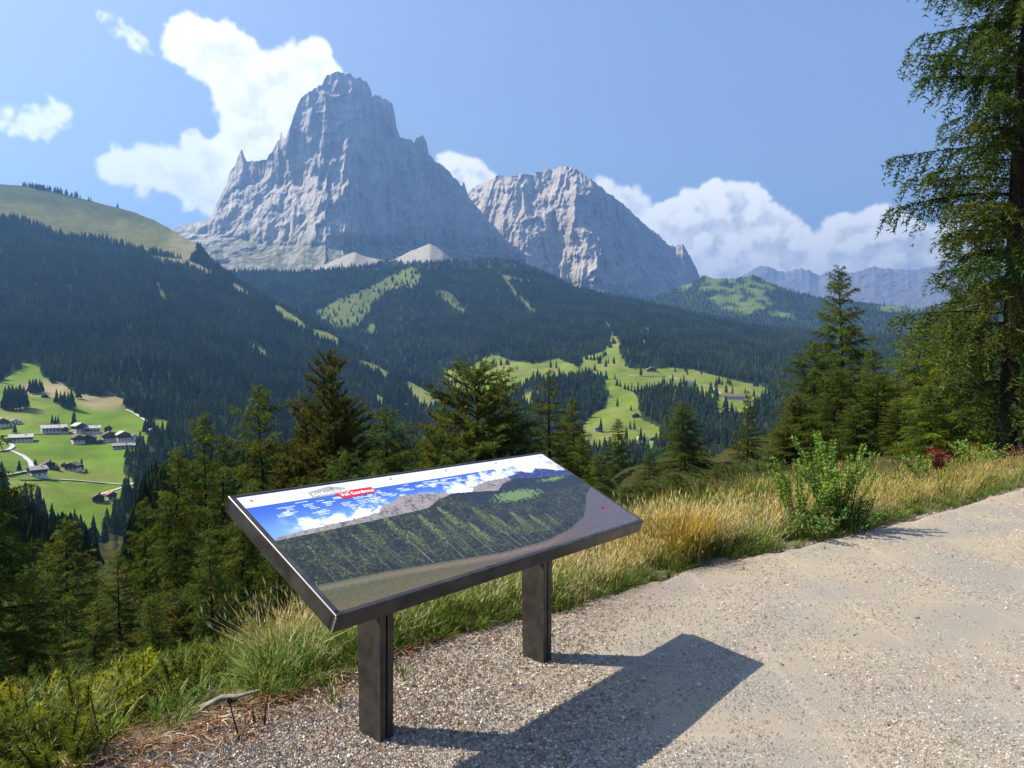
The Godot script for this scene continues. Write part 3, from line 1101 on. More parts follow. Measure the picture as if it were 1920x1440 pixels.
func mountains() -> void:
	var tone := noise_of(91, 300.0, 4)
	var streak := noise_of(92, 60.0, 3)
	# farther range first, pale with distance
	var far := [[1330, 560], [1380, 522], [1410, 506], [1428, 498], [1444, 500], [1458, 509], [1476, 510], [1500, 503], [1520, 508], [1536, 516], [1560, 506], [1600, 512], [1640, 500], [1700, 507], [1760, 498], [1850, 505], [1950, 490], [2100, 510]]
	massif("distant_mountain_range", "hazy violet mountain range far off under the clouds at the right", far, 600.0, 1330, 2100, 220, 60,
		func(x, y, v): return 14500.0 + 1200.0 * v, 60.0, 300,
		func(x, y, v, q, k): return Color(0.33, 0.31, 0.31) * (0.9 + 0.25 * tone.get_noise_3dv(q)), 1500.0)
	var second := [[860, 380], [872, 376], [885, 352], [896, 348], [905, 344], [920, 335], [935, 329], [950, 332], [960, 330], [980, 328], [1000, 326], [1012, 322], [1025, 317], [1035, 320], [1048, 313], [1062, 312], [1080, 317], [1100, 330], [1120, 345], [1135, 358], [1150, 368], [1180, 392], [1200, 412], [1240, 445], [1252, 458], [1264, 462], [1280, 458], [1290, 473], [1305, 500], [1318, 532], [1330, 548], [1350, 570]]
	# ribs and bays of the second massif: x, how far the wall stands back
	var bays := [[860, 500], [900, 330], [940, 190], [985, 60], [1000, 130], [1030, 190], [1040, 170], [1062, 70], [1085, 10], [1105, 0], [1115, 60], [1140, 260], [1200, 640], [1260, 1000], [1300, 1160], [1350, 1300]]
	var bays_low := [[860, 470], [900, 380], [960, 190], [1002, 40], [1010, 90], [1035, 280], [1060, 260], [1090, 110], [1122, 0], [1130, 40], [1160, 320], [1200, 570], [1260, 860], [1300, 1040], [1350, 1160]]
	massif("broad_rock_mountain", "broad pale rock mountain with a rounded crest right of the tall peak", second, 600.0, 860, 1350, 380, 240,
		func(x, y, v): return 5700.0 + lerpf(along(bays_low, x, 1), along(bays, x, 1), sstep(0.35, 0.75, v)) + 520.0 * v + 130.0 * v * v, 98.0, 320,
		func(x, y, v, q, k):
			var t: float = tone.get_noise_3dv(q)
			var c := Color(0.53, 0.475, 0.42) * (1.0 + t * 0.25 + streak.get_noise_3d(q.x, q.y * 0.12, q.z) * 0.28)
			if v < 0.22 and t > -0.1:
				c = c.lerp(Color(0.10, 0.13, 0.06), 0.5)
			return c, 1400.0, 0.25, 0.6, 1150.0)
	var first := [[290, 446], [330, 428], [350, 421], [380, 415], [394, 410], [405, 386], [415, 365], [425, 345], [432, 319], [438, 313], [443, 306], [447, 290], [453, 281], [458, 294], [463, 301], [476, 303], [490, 302], [500, 298], [510, 284], [520, 266], [524, 262], [527, 245], [531, 258], [536, 260], [545, 234], [552, 212], [560, 190], [572, 177], [585, 168], [596, 162], [605, 158], [609, 148], [614, 141], [625, 135], [640, 134], [650, 139], [657, 138], [665, 146], [673, 144], [682, 151], [690, 157], [695, 170], [698, 182], [703, 178], [710, 179], [716, 184], [726, 186], [735, 195], [740, 214], [744, 240], [750, 257], [762, 262], [770, 263], [777, 270], [780, 259], [786, 255], [794, 256], [800, 266], [804, 290], [812, 299], [825, 308], [838, 316], [845, 326], [858, 338], [866, 350], [870, 340], [874, 352], [880, 372], [892, 386], [906, 400], [920, 416], [936, 434], [950, 452], [966, 480], [990, 510]]
	var set_back := [[290, 900], [400, 640], [450, 490], [500, 360], [545, 235], [590, 95], [606, 40], [609, 75], [640, 90], [648, 70], [660, 150], [690, 330], [760, 640], [800, 790], [850, 1010], [900, 1190], [950, 1330], [990, 1400]]
	var set_top := [[290, 700], [450, 400], [520, 200], [543, 40], [552, 60], [575, 62], [600, 105], [612, 90], [640, 140], [672, 190], [690, 240], [700, 330], [740, 540], [800, 790], [990, 1400]]
	massif("tall_rock_peak", "tall steep grey rock peak rising into the cloud at centre left", first, 530.0, 290, 990, 560, 330,
		func(x, y, v):
			var cliff := 438.0 + 22.0 * sstep(400.0, 520.0, x) - 120.0 * sstep(960.0, 990.0, x) * 0.0
			var apron: float = clampf((530.0 - y) / (530.0 - cliff), 0.0, 1.0)
			var high: float = maxf(0.0, cliff - y)
			var corner := lerpf(along(set_back, x, 1), along(set_top, x, 1), sstep(345.0, 235.0, y))
			return 4350.0 + 420.0 * apron + corner * (0.35 + 0.65 * apron) + minf(high, 120.0) * lerpf(1.8, 1.1, sstep(600.0, 690.0, x)) + maxf(high - 120.0, 0.0) * 1.0 + 60.0 * sstep(430.0, 330.0, y) * sstep(610.0, 560.0, x), 52.0, 340,
		func(x, y, v, q, k):
			var t: float = tone.get_noise_3dv(q)
			var s: float = streak.get_noise_3d(q.x, q.y * 0.12, q.z)
			var c := Color(0.54, 0.50, 0.46) * (1.0 + t * 0.22 + s * 0.3)
			var low: float = sstep(425.0, 470.0, y + t * 30.0)
			if low > 0.0:
				var green := Color(0.13, 0.15, 0.08).lerp(Color(0.33, 0.31, 0.28), sstep(-0.1, 0.35, s + t * 0.5))
				c = c.lerp(green, low * 0.85)
			return c, 1500.0, 0.5, 0.55, 645.0)

# ---- the green hills and valley floor

var left_hill: Dictionary
var mid_hill: Dictionary

func hills() -> void:
	var n1 := noise_of(120, 160.0, 4)
	var n2 := noise_of(121, 35.0, 3)
	var wood_places := []
	var wood_tints := []
	# right-hand far hills
	var c := loft([
		[[1180, 640, 4000], [1560, 660, 4000], [2100, 660, 4000]],
		[[1180, 600, 5000], [1400, 590, 5000], [1560, 605, 5000], [2100, 615, 4800]],
		[[1180, 580, 5600], [1290, 534, 5900], [1320, 517, 6000], [1350, 523, 6000], [1380, 521, 6100], [1415, 516, 6200], [1440, 527, 6100], [1470, 540, 6000], [1500, 552, 6000], [1550, 562, 6000], [1600, 566, 6000], [1660, 572, 6000], [1740, 580, 6000], [1850, 575, 6000], [2100, 565, 6000]],
		[[1180, 600, 6600], [1415, 560, 7000], [2100, 600, 6900]],
	], 1180, 2100, 230, [24, 34, 6], 16.0, 130)
	var bright := [outline([1328, 560, 1400, 528, 1432, 540, 1450, 572, 1400, 590, 1352, 578]), outline([1440, 580, 1490, 590, 1484, 600, 1436, 592]), outline([1640, 570, 1740, 576, 1760, 586, 1650, 584])]
	var col := PackedColorArray()
	var open := PackedByteArray()
	for q in c.p:
		var s := seen(q)
		var n := n1.get_noise_2d(q.x, q.z)
		var o := inside(bright, s) and n > -0.25 or s.y < 545.0 and n > -0.05
		open.append(1 if o else 0)
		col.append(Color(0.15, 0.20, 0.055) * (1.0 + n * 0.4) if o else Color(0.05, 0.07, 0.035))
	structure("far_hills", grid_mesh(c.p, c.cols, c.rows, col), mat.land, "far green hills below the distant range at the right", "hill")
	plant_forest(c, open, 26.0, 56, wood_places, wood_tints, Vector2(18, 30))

	# the hill in the middle, from the meadows by the stream up to the scree cones
	mid_hill = loft([
		[[330, 840, 1850], [760, 815, 1700], [860, 865, 1080], [1000, 868, 960], [1200, 876, 900], [1600, 890, 880]],
		[[330, 790, 2000], [760, 775, 1850], [860, 795, 1450], [950, 806, 1230], [1150, 814, 1120], [1300, 818, 1090], [1600, 806, 1150]],
		[[330, 750, 2150], [760, 742, 2000], [880, 735, 1720], [1000, 722, 1560], [1150, 722, 1500], [1300, 738, 1380], [1600, 750, 1400]],
		[[330, 705, 2350], [760, 718, 2120], [860, 694, 2050], [920, 668, 2060], [1050, 672, 2060], [1100, 664, 2100], [1160, 640, 2200], [1250, 668, 2050], [1350, 696, 1850], [1430, 722, 1700], [1600, 735, 1650]],
		[[330, 620, 2900], [600, 625, 2750], [760, 600, 2850], [1000, 590, 2900], [1200, 610, 2850], [1400, 640, 2750], [1600, 660, 2600]],
		[[330, 508, 3900], [440, 507, 3850], [560, 510, 3800], [600, 500, 3850], [640, 483, 3900], [665, 471, 3950], [690, 482, 3950], [720, 488, 3950], [735, 488, 3950], [770, 472, 3980], [806, 458, 4000], [830, 470, 4000], [846, 484, 4000], [870, 490, 4000], [900, 486, 4000], [960, 489, 4000], [1000, 504, 3950], [1080, 539, 3850], [1150, 560, 3800], [1250, 578, 3700], [1340, 598, 3600], [1420, 616, 3500], [1600, 634, 3400]],
		[[330, 560, 4400], [665, 520, 4400], [960, 540, 4400], [1600, 660, 4000]],
	], 330, 2150, 760, [40, 46, 46, 70, 70, 8], 9.0, 140)
	var meadow := [
		outline([828, 696, 880, 690, 918, 664, 960, 676, 1000, 682, 1046, 672, 1088, 690, 1092, 668, 1130, 660, 1140, 644, 1146, 630, 1158, 636, 1162, 662, 1178, 690, 1200, 692, 1260, 690, 1300, 694, 1340, 704, 1432, 726, 1450, 742, 1420, 752, 1352, 740, 1330, 750, 1290, 730, 1250, 736, 1200, 738, 1176, 734, 1140, 714, 1080, 712, 1030, 716, 1000, 712, 980, 730, 940, 740, 880, 740, 838, 720]),
		outline([1120, 714, 1150, 706, 1180, 730, 1196, 745, 1198, 770, 1205, 786, 1236, 800, 1240, 840, 1160, 845, 1080, 830, 1090, 800, 1120, 770, 1138, 760, 1140, 740]),
		outline([980, 735, 1010, 735, 1000, 760, 975, 765]),
		outline([755, 712, 790, 728, 826, 748, 836, 762, 800, 768, 770, 760, 762, 735]),
		outline([660, 668, 700, 684, 738, 702, 730, 708, 690, 696, 658, 676]),
		outline([590, 585, 640, 560, 700, 535, 740, 512, 775, 500, 790, 520, 780, 540, 735, 545, 700, 565, 690, 590, 668, 612, 640, 618, 600, 600]),
		outline([672, 620, 700, 606, 708, 628, 680, 626]),
		outline([812, 545, 840, 545, 862, 572, 888, 594, 868, 590, 830, 566]),
		outline([930, 508, 942, 514, 994, 526, 1000, 532, 950, 524, 968, 548, 1002, 578, 1006, 590, 990, 584, 960, 552]),
		outline([1128, 598, 1142, 606, 1156, 632, 1166, 648, 1158, 656, 1146, 628]),
		outline([1200, 612, 1222, 616, 1216, 624, 1204, 620]),
		outline([1200, 636, 1216, 642, 1196, 648]),
		outline([1345, 742, 1412, 742, 1414, 774, 1345, 774]),
	]
	var scree := [outline([572, 508, 612, 495, 640, 480, 665, 466, 690, 480, 722, 489, 700, 497, 640, 502, 590, 510]), outline([726, 491, 770, 470, 806, 454, 832, 468, 852, 488, 800, 492, 760, 494])]
	col = PackedColorArray()
	open = PackedByteArray()
	for q in mid_hill.p:
		var s := seen(q)
		var n := n1.get_noise_2d(q.x, q.z)
		var m := n2.get_noise_2d(q.x, q.z)
		var w := s + Vector2(m, n) * 3.0
		if inside(scree, s):
			col.append(Color(0.40, 0.37, 0.33) * (1.0 + m * 0.2))
			open.append(1)
		elif inside(meadow, w):
			var green := Color(0.17, 0.235, 0.035).lerp(Color(0.25, 0.26, 0.08), clampf(n * 1.3 + 0.2, 0.0, 1.0)) * (1.0 + m * 0.15)
			if s.y < 625.0:
				green = green.lerp(Color(0.13, 0.16, 0.07), 0.6)
				open.append(1 if m > -0.3 else 0)
			else:
				var strip := sin(q.x * 0.045 + q.z * 0.03 + n * 3.0)
				green *= 1.0 + 0.1 * strip
				green = green.lerp(Color(0.24, 0.22, 0.10), 0.35 * sstep(0.1, 0.6, n2.get_noise_2d(q.z * 0.4, q.x * 0.4)))
				open.append(0 if m > 0.40 and n > -0.1 else 1)
			col.append(green)
		else:
			var high: bool = s.y < 506.0 and m > 0.05
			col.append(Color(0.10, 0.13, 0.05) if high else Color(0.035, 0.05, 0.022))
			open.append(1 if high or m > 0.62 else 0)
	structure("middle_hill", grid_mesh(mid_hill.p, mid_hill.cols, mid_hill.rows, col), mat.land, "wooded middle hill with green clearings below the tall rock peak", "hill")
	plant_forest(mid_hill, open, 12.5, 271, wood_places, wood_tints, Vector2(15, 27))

	# the left hillside: meadows with the hamlet, forest, high pasture, and a spur falling to the right
	left_hill = loft([
		[[-320, 1075, 520], [400, 1060, 520], [600, 1000, 620], [860, 880, 1100]],
		[[-320, 930, 640], [0, 930, 650], [130, 962, 640], [200, 978, 630], [330, 935, 690], [400, 900, 760], [560, 860, 900], [860, 808, 1350]],
		[[-320, 822, 940], [0, 816, 950], [260, 816, 960], [340, 802, 1000], [450, 792, 1080], [600, 782, 1230], [860, 775, 1560]],
		[[-320, 715, 1260], [0, 700, 1320], [60, 686, 1370], [120, 716, 1260], [230, 752, 1170], [330, 776, 1130], [450, 752, 1300], [600, 732, 1480], [860, 764, 1640]],
		[[-320, 560, 1900], [0, 560, 1950], [300, 582, 1900], [500, 645, 1900], [650, 692, 1820], [860, 754, 1720]],
		[[-320, 380, 2700], [0, 404, 2700], [100, 430, 2700], [210, 470, 2650], [330, 490, 2600], [400, 508, 2600], [470, 554, 2450], [570, 607, 2250], [640, 647, 2120], [740, 705, 1930], [860, 750, 1780]],
		[[-320, 318, 3400], [0, 345, 3350], [60, 352, 3350], [150, 371, 3300], [230, 391, 3250], [285, 411, 3200], [320, 432, 3100], [345, 446, 3000], [370, 457, 2950], [400, 498, 2750], [470, 547, 2520], [570, 600, 2300], [640, 641, 2160], [740, 699, 1960], [860, 746, 1800]],
		[[-320, 380, 3900], [230, 460, 3800], [370, 540, 3400], [640, 690, 2500], [860, 790, 2100]],
	], -320, 860, 640, [10, 60, 60, 60, 70, 40, 8], 8.0, 160)
	meadow = [
		outline([-320, 980, -320, 700, 0, 720, 6, 712, 40, 690, 36, 680, 60, 682, 74, 690, 80, 706, 92, 712, 96, 722, 110, 718, 128, 728, 142, 738, 152, 738, 170, 742, 198, 745, 214, 744, 232, 748, 236, 768, 252, 774, 268, 786, 276, 790, 290, 785, 318, 792, 340, 800, 320, 806, 296, 810, 280, 815, 276, 830, 262, 846, 244, 850, 232, 866, 232, 890, 248, 900, 256, 908, 240, 924, 215, 945, 208, 975, 190, 1015, 160, 1012, 130, 998, 90, 980, 60, 966, 40, 948, 20, 935, 0, 930]),
		outline([500, 568, 520, 572, 548, 590, 574, 610, 578, 622, 560, 616, 536, 602]),
		outline([580, 614, 610, 622, 634, 634, 634, 648, 610, 640, 590, 628]),
		outline([664, 670, 700, 684, 738, 702, 730, 709, 690, 695]),
		outline([464, 640, 484, 650, 500, 664, 496, 672, 480, 660]),
		outline([756, 712, 790, 727, 824, 748, 830, 760, 790, 768, 775, 750]),
		outline([680, 735, 710, 742, 730, 760, 716, 760]),
	]
	var pasture := [outline([-320, 300, 0, 340, 290, 405, 372, 452, 366, 470, 352, 490, 330, 482, 300, 474, 270, 470, 236, 462, 200, 452, 160, 446, 120, 446, 80, 430, 40, 412, -320, 390]), outline([268, 476, 340, 486, 372, 496, 410, 516, 400, 518, 350, 500, 300, 492]), outline([424, 524, 446, 536, 470, 550, 462, 554, 440, 544]), outline([284, 520, 298, 534, 314, 566, 308, 574, 296, 548])]
	col = PackedColorArray()
	open = PackedByteArray()
	for q in left_hill.p:
		var s := seen(q)
		var n := n1.get_noise_2d(q.x, q.z)
		var m := n2.get_noise_2d(q.x, q.z)
		var w := s + Vector2(m, n) * 3.0
		if inside(pasture, w):
			# the upper pasture: pale dry grass below, darker dwarf shrubs along the crest
			var c2 := Color(0.20, 0.20, 0.075).lerp(Color(0.10, 0.12, 0.05), sstep(0.0, -1.0, (s.y - (392.0 + s.x * 0.12)) / 26.0 + n * 0.5))
			if s.x > 300.0:
				c2 = c2.lerp(Color(0.33, 0.29, 0.16), sstep(300.0, 350.0, s.x))
			col.append(c2 * (1.0 + m * 0.15))
			open.append(1)
		elif inside(meadow, w):
			var green := Color(0.15, 0.24, 0.03).lerp(Color(0.22, 0.26, 0.06), clampf(n * 1.5 + 0.2, 0.0, 1.0)) * (1.0 + m * 0.12)
			if s.y < 790.0 and s.x > -40.0 and s.x < 300.0:
				var dry := sstep(0.1, -0.5, (Vector2(s.x - 195.0, (s.y - 752.0) * 2.4).length() - 60.0) / 60.0) + sstep(0.1, -0.5, (Vector2(s.x - 90.0, (s.y - 731.0) * 3.4).length() - 60.0) / 60.0)
				green = green.lerp(Color(0.36, 0.29, 0.17), clampf(dry + n * 0.4, 0.0, 0.9))
			green *= 1.0 + 0.09 * sin(q.x * 0.06 - q.z * 0.02 + n * 4.0)
			if s.x > 420.0:
				green = green.lerp(Color(0.27, 0.27, 0.10), 0.6)
			col.append(green)
			open.append(1)
		else:
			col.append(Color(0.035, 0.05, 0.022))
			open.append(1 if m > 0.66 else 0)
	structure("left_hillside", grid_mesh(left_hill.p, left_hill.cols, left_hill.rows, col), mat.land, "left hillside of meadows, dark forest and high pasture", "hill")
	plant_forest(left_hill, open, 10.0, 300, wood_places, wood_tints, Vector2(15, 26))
	# share the woods between three shapes of tree
	for k in 3:
		var pl := []
		var ti := []
		for i in range(k, wood_places.size(), 3):
			pl.append(wood_places[i])
			ti.append(wood_tints[i])
		var names := ["far_forest", "far_forest", "far_forest"]
		stuff(names[k], spruce_mesh(200 + k, 5 + k, 7, [0.17, 0.14, 0.2][k]), mat.forest, pl, ti, "dark conifer forest covering the slopes across the valley", "forest")

# ---- ground, path, gravel

func near_ground() -> void:
	var azs := PackedFloat32Array()
	var a := -180.0
	while a < 180.01:
		azs.append(a)
		a += 0.3 if absf(a) < 46.0 else 4.0
	azs[azs.size() - 1] = 180.0
	var rs := PackedFloat32Array()
	var r := 0.25
	while r < 560.0:
		rs.append(r)
		r *= 1.03 if r < 12.0 else 1.045
	var p := PackedVector3Array()
	var c := PackedColorArray()
	for rr in rs:
		for az in azs:
			var t := deg_to_rad(az)
			var x := sin(t) * rr
			var z := -cos(t) * rr
			var d := rr - edge(az)
			var y := land(x, z)
			if d < 0.05:
				y -= 0.04 + 0.02 * minf(1.0, -d)
			else:
				y += fine_noise.get_noise_2d(x, z) * 0.05 * minf(d * 2.0, 1.0)
			p.append(Vector3(x, y, z))
			var n := rough_noise.get_noise_2d(x * 3.0, z * 3.0)
			var green := Color(0.045, 0.06, 0.022).lerp(Color(0.085, 0.075, 0.035), clampf(n * 1.2 + 0.4, 0.0, 1.0))
			if az < -12.0:
				green = green.lerp(Color(0.16, 0.10, 0.06), 0.45 * sstep(1.6, 0.2, d))
			c.append(Color(0.30, 0.24, 0.17).lerp(green, sstep(0.0, 0.5, d)))
	var dp := PackedVector3Array()
	var dc := PackedColorArray()
	for j in 14:
		for i in 49:
			var t := TAU * i / 48.0
			var rr := 380.0 + 16000.0 * pow(j / 13.0, 1.6)
			dp.append(Vector3(sin(t) * rr, -235.0 - 60.0 * sstep(0.0, 4.0, j), -cos(t) * rr))
			dc.append(Color(0.05, 0.07, 0.03))
	structure("terrain", grid_mesh(dp, 49, 14, dc), mat.land, "low dark valley land reaching to the horizon", "terrain")
	structure("ground", grid_mesh(p, azs.size(), rs.size(), c), mat.soil, "grassy bench and steep wooded slope beyond the gravel path", "ground")
	# the gravel path, a thin sheet on the bench
	p = PackedVector3Array()
	c = PackedColorArray()
	var rows := 150
	var bumps := noise_of(51, 1.4, 3)
	var blot := noise_of(52, 1.1, 4)
	var ragged := noise_of(53, 0.35, 3)
	for j in rows:
		for az in azs:
			var t := deg_to_rad(az)
			var far := edge(az)
			var lim := far + ragged.get_noise_2d(sin(t) * far, cos(t) * far) * 0.16 + 0.03
			var f := j / float(rows - 1)
			var rr := 0.25 * pow(lim / 0.25, f)
			var x := sin(t) * rr
			var z := -cos(t) * rr
			var dd := lim - rr
			var y := 0.004 + bumps.get_noise_2d(x, z) * 0.012 * minf(1.0, dd * 3.0) - 0.03 * sstep(0.09, 0.0, dd)
			p.append(Vector3(x, y, z))
			var n := blot.get_noise_2d(x, z)
			var base := Color(0.55, 0.495, 0.415).lerp(Color(0.60, 0.525, 0.405), sstep(0.0, 0.5, n))
			base = base.lerp(Color(0.46, 0.44, 0.41), sstep(0.05, -0.5, n) * 0.8)
			# rusty earth close to the board and along the edge
			base = base.lerp(Color(0.31, 0.20, 0.12), sstep(1.5, 0.0, dd) * 0.7 * sstep(0.35, -0.2, blot.get_noise_2d(x + 50.0, z)) * sstep(20.0, 0.0, az))
			c.append(base)
	structure("gravel_path", grid_mesh(p, azs.size(), rows, c), mat.gravel, "pale gravel path running to the right past the board", "path")
	# pebbles
	var kinds := [stone_mesh(61), stone_mesh(62), stone_mesh(63), stone_mesh(64)]
	var places := [[], [], [], []]
	var tints := [[], [], [], []]
	var clump := noise_of(54, 0.9, 3)
	for i in 400000:
		var rr := 1.75 * pow(15.0 / 1.75, pow(rng.randf(), 1.25))
		var az := rnd(-37.5, 38.5)
		var lim := edge(az)
		if rr > lim + 0.12 * rng.randf():
			continue
		var t := deg_to_rad(az)
		var x := sin(t) * rr
		var z := -cos(t) * rr
		var dens := 0.5 + clump.get_noise_2d(x, z) * 0.9 + 0.55 * sstep(0.9, -0.9, x - 0.1 + rr * 0.05 - 0.25)
		if rng.randf() > dens:
			continue
		var size := 1.06 * (0.0042 + 0.0085 * pow(rng.randf(), 1.9)) * (0.8 + rr * 0.05)
		size *= lerpf(1.0, 0.62, sstep(0.0, 1.1, x))
		if rng.randf() < 0.006:
			size *= 1.7
		var b := Basis(Vector3(rnd(-1, 1), rnd(-1, 1), rnd(-1, 1)).normalized(), rnd(-0.7, 0.7)) * Basis(Vector3.UP, rnd(0, TAU))
		var k := rng.randi() % 4
		var y := bumps.get_noise_2d(x, z) * 0.012 + 0.004 + size * rnd(0.1, 0.5) - 0.03 * sstep(0.0, 0.1, rr - lim + 0.05)
		places[k].append(Transform3D(b.scaled(Vector3.ONE * size), Vector3(x, y, z)))
		var w := rng.randf()
		var g := rnd(0.3, 0.74)
		var tint := Color(g, g * 0.93, g * 0.84)
		if w < 0.22:
			tint = Color(g, g * 0.82, g * 0.62)
		elif w < 0.34:
			tint = Color(g * 0.75, g * 0.48, g * 0.32).lerp(Color(g, g * 0.88, g * 0.74), sstep(-0.4, 0.9, x))
		elif w < 0.44:
			tint = Color(g * 0.5, g * 0.47, g * 0.45)
		elif w < 0.5:
			tint = Color(g * 1.35, g * 1.32, g * 1.26)
		tints[k].append(tint)
	for k in 4:
		stuff("gravel_pebbles", kinds[k], mat.stone, places[k], tints[k], "loose pebbles strewn over the gravel path", "gravel")
	var st := part(self, numbered("white_stone"), stone_mesh(70), surface(Color(0.66, 0.63, 0.58)), Transform3D(Basis(Vector3.UP, 0.6).scaled(Vector3(0.026, 0.022, 0.022)), on_land(1551, 1270) + Vector3(0, 0.012, 0)))
	tag(st, "white stone lying alone on the path right of the board's shadow", "stone")
	st = part(self, numbered("dark_stone"), stone_mesh(71), surface(Color(0.09, 0.075, 0.06)), Transform3D(Basis(Vector3.UP, 1.6).scaled(Vector3(0.016, 0.015, 0.015)), on_land(1467, 1251) + Vector3(0, 0.01, 0)))
	tag(st, "small dark stone at the tip of the board's shadow", "stone")
	# woods on the slope below, short of where the trees stand singly
	var limit := [[-400, 885], [0, 885], [40, 905], [90, 952], [130, 950], [200, 1005], [235, 985], [262, 880], [300, 845], [350, 838], [440, 822], [700, 800], [900, 830], [1100, 850], [1480, 840], [1700, 760], [2400, 700]]
	var wp := []
	var wt := []
	for i in 26000:
		var rr := 55.0 * pow(540.0 / 55.0, pow(rng.randf(), 0.6))
		var az := rnd(-46, 46)
		var t := deg_to_rad(az)
		var q := Vector3(sin(t) * rr, 0, -cos(t) * rr)
		q.y = land(q.x, q.z)
		var h := rnd(9, 21)
		var s := seen(q + Vector3(0, h, 0))
		if s.y < along(limit, s.x, 1) + rnd(0, 12):
			continue
		var w := h * rnd(0.8, 1.15)
		wp.append(Transform3D(Basis(Vector3.UP, rnd(0, TAU)).scaled(Vector3(w, h, w)), q - Vector3(0, 0.5, 0)))
		var tone := rnd(0.75, 1.3)
		wt.append(Color(tone * rnd(0.9, 1.3), tone, tone * 0.85))
	stuff("slope_forest", spruce_mesh(230, 17, 13, 0.17), mat.forest, wp, wt, "dark conifer forest on the near slope below the path", "forest")

# ---- hamlet and single trees across the valley

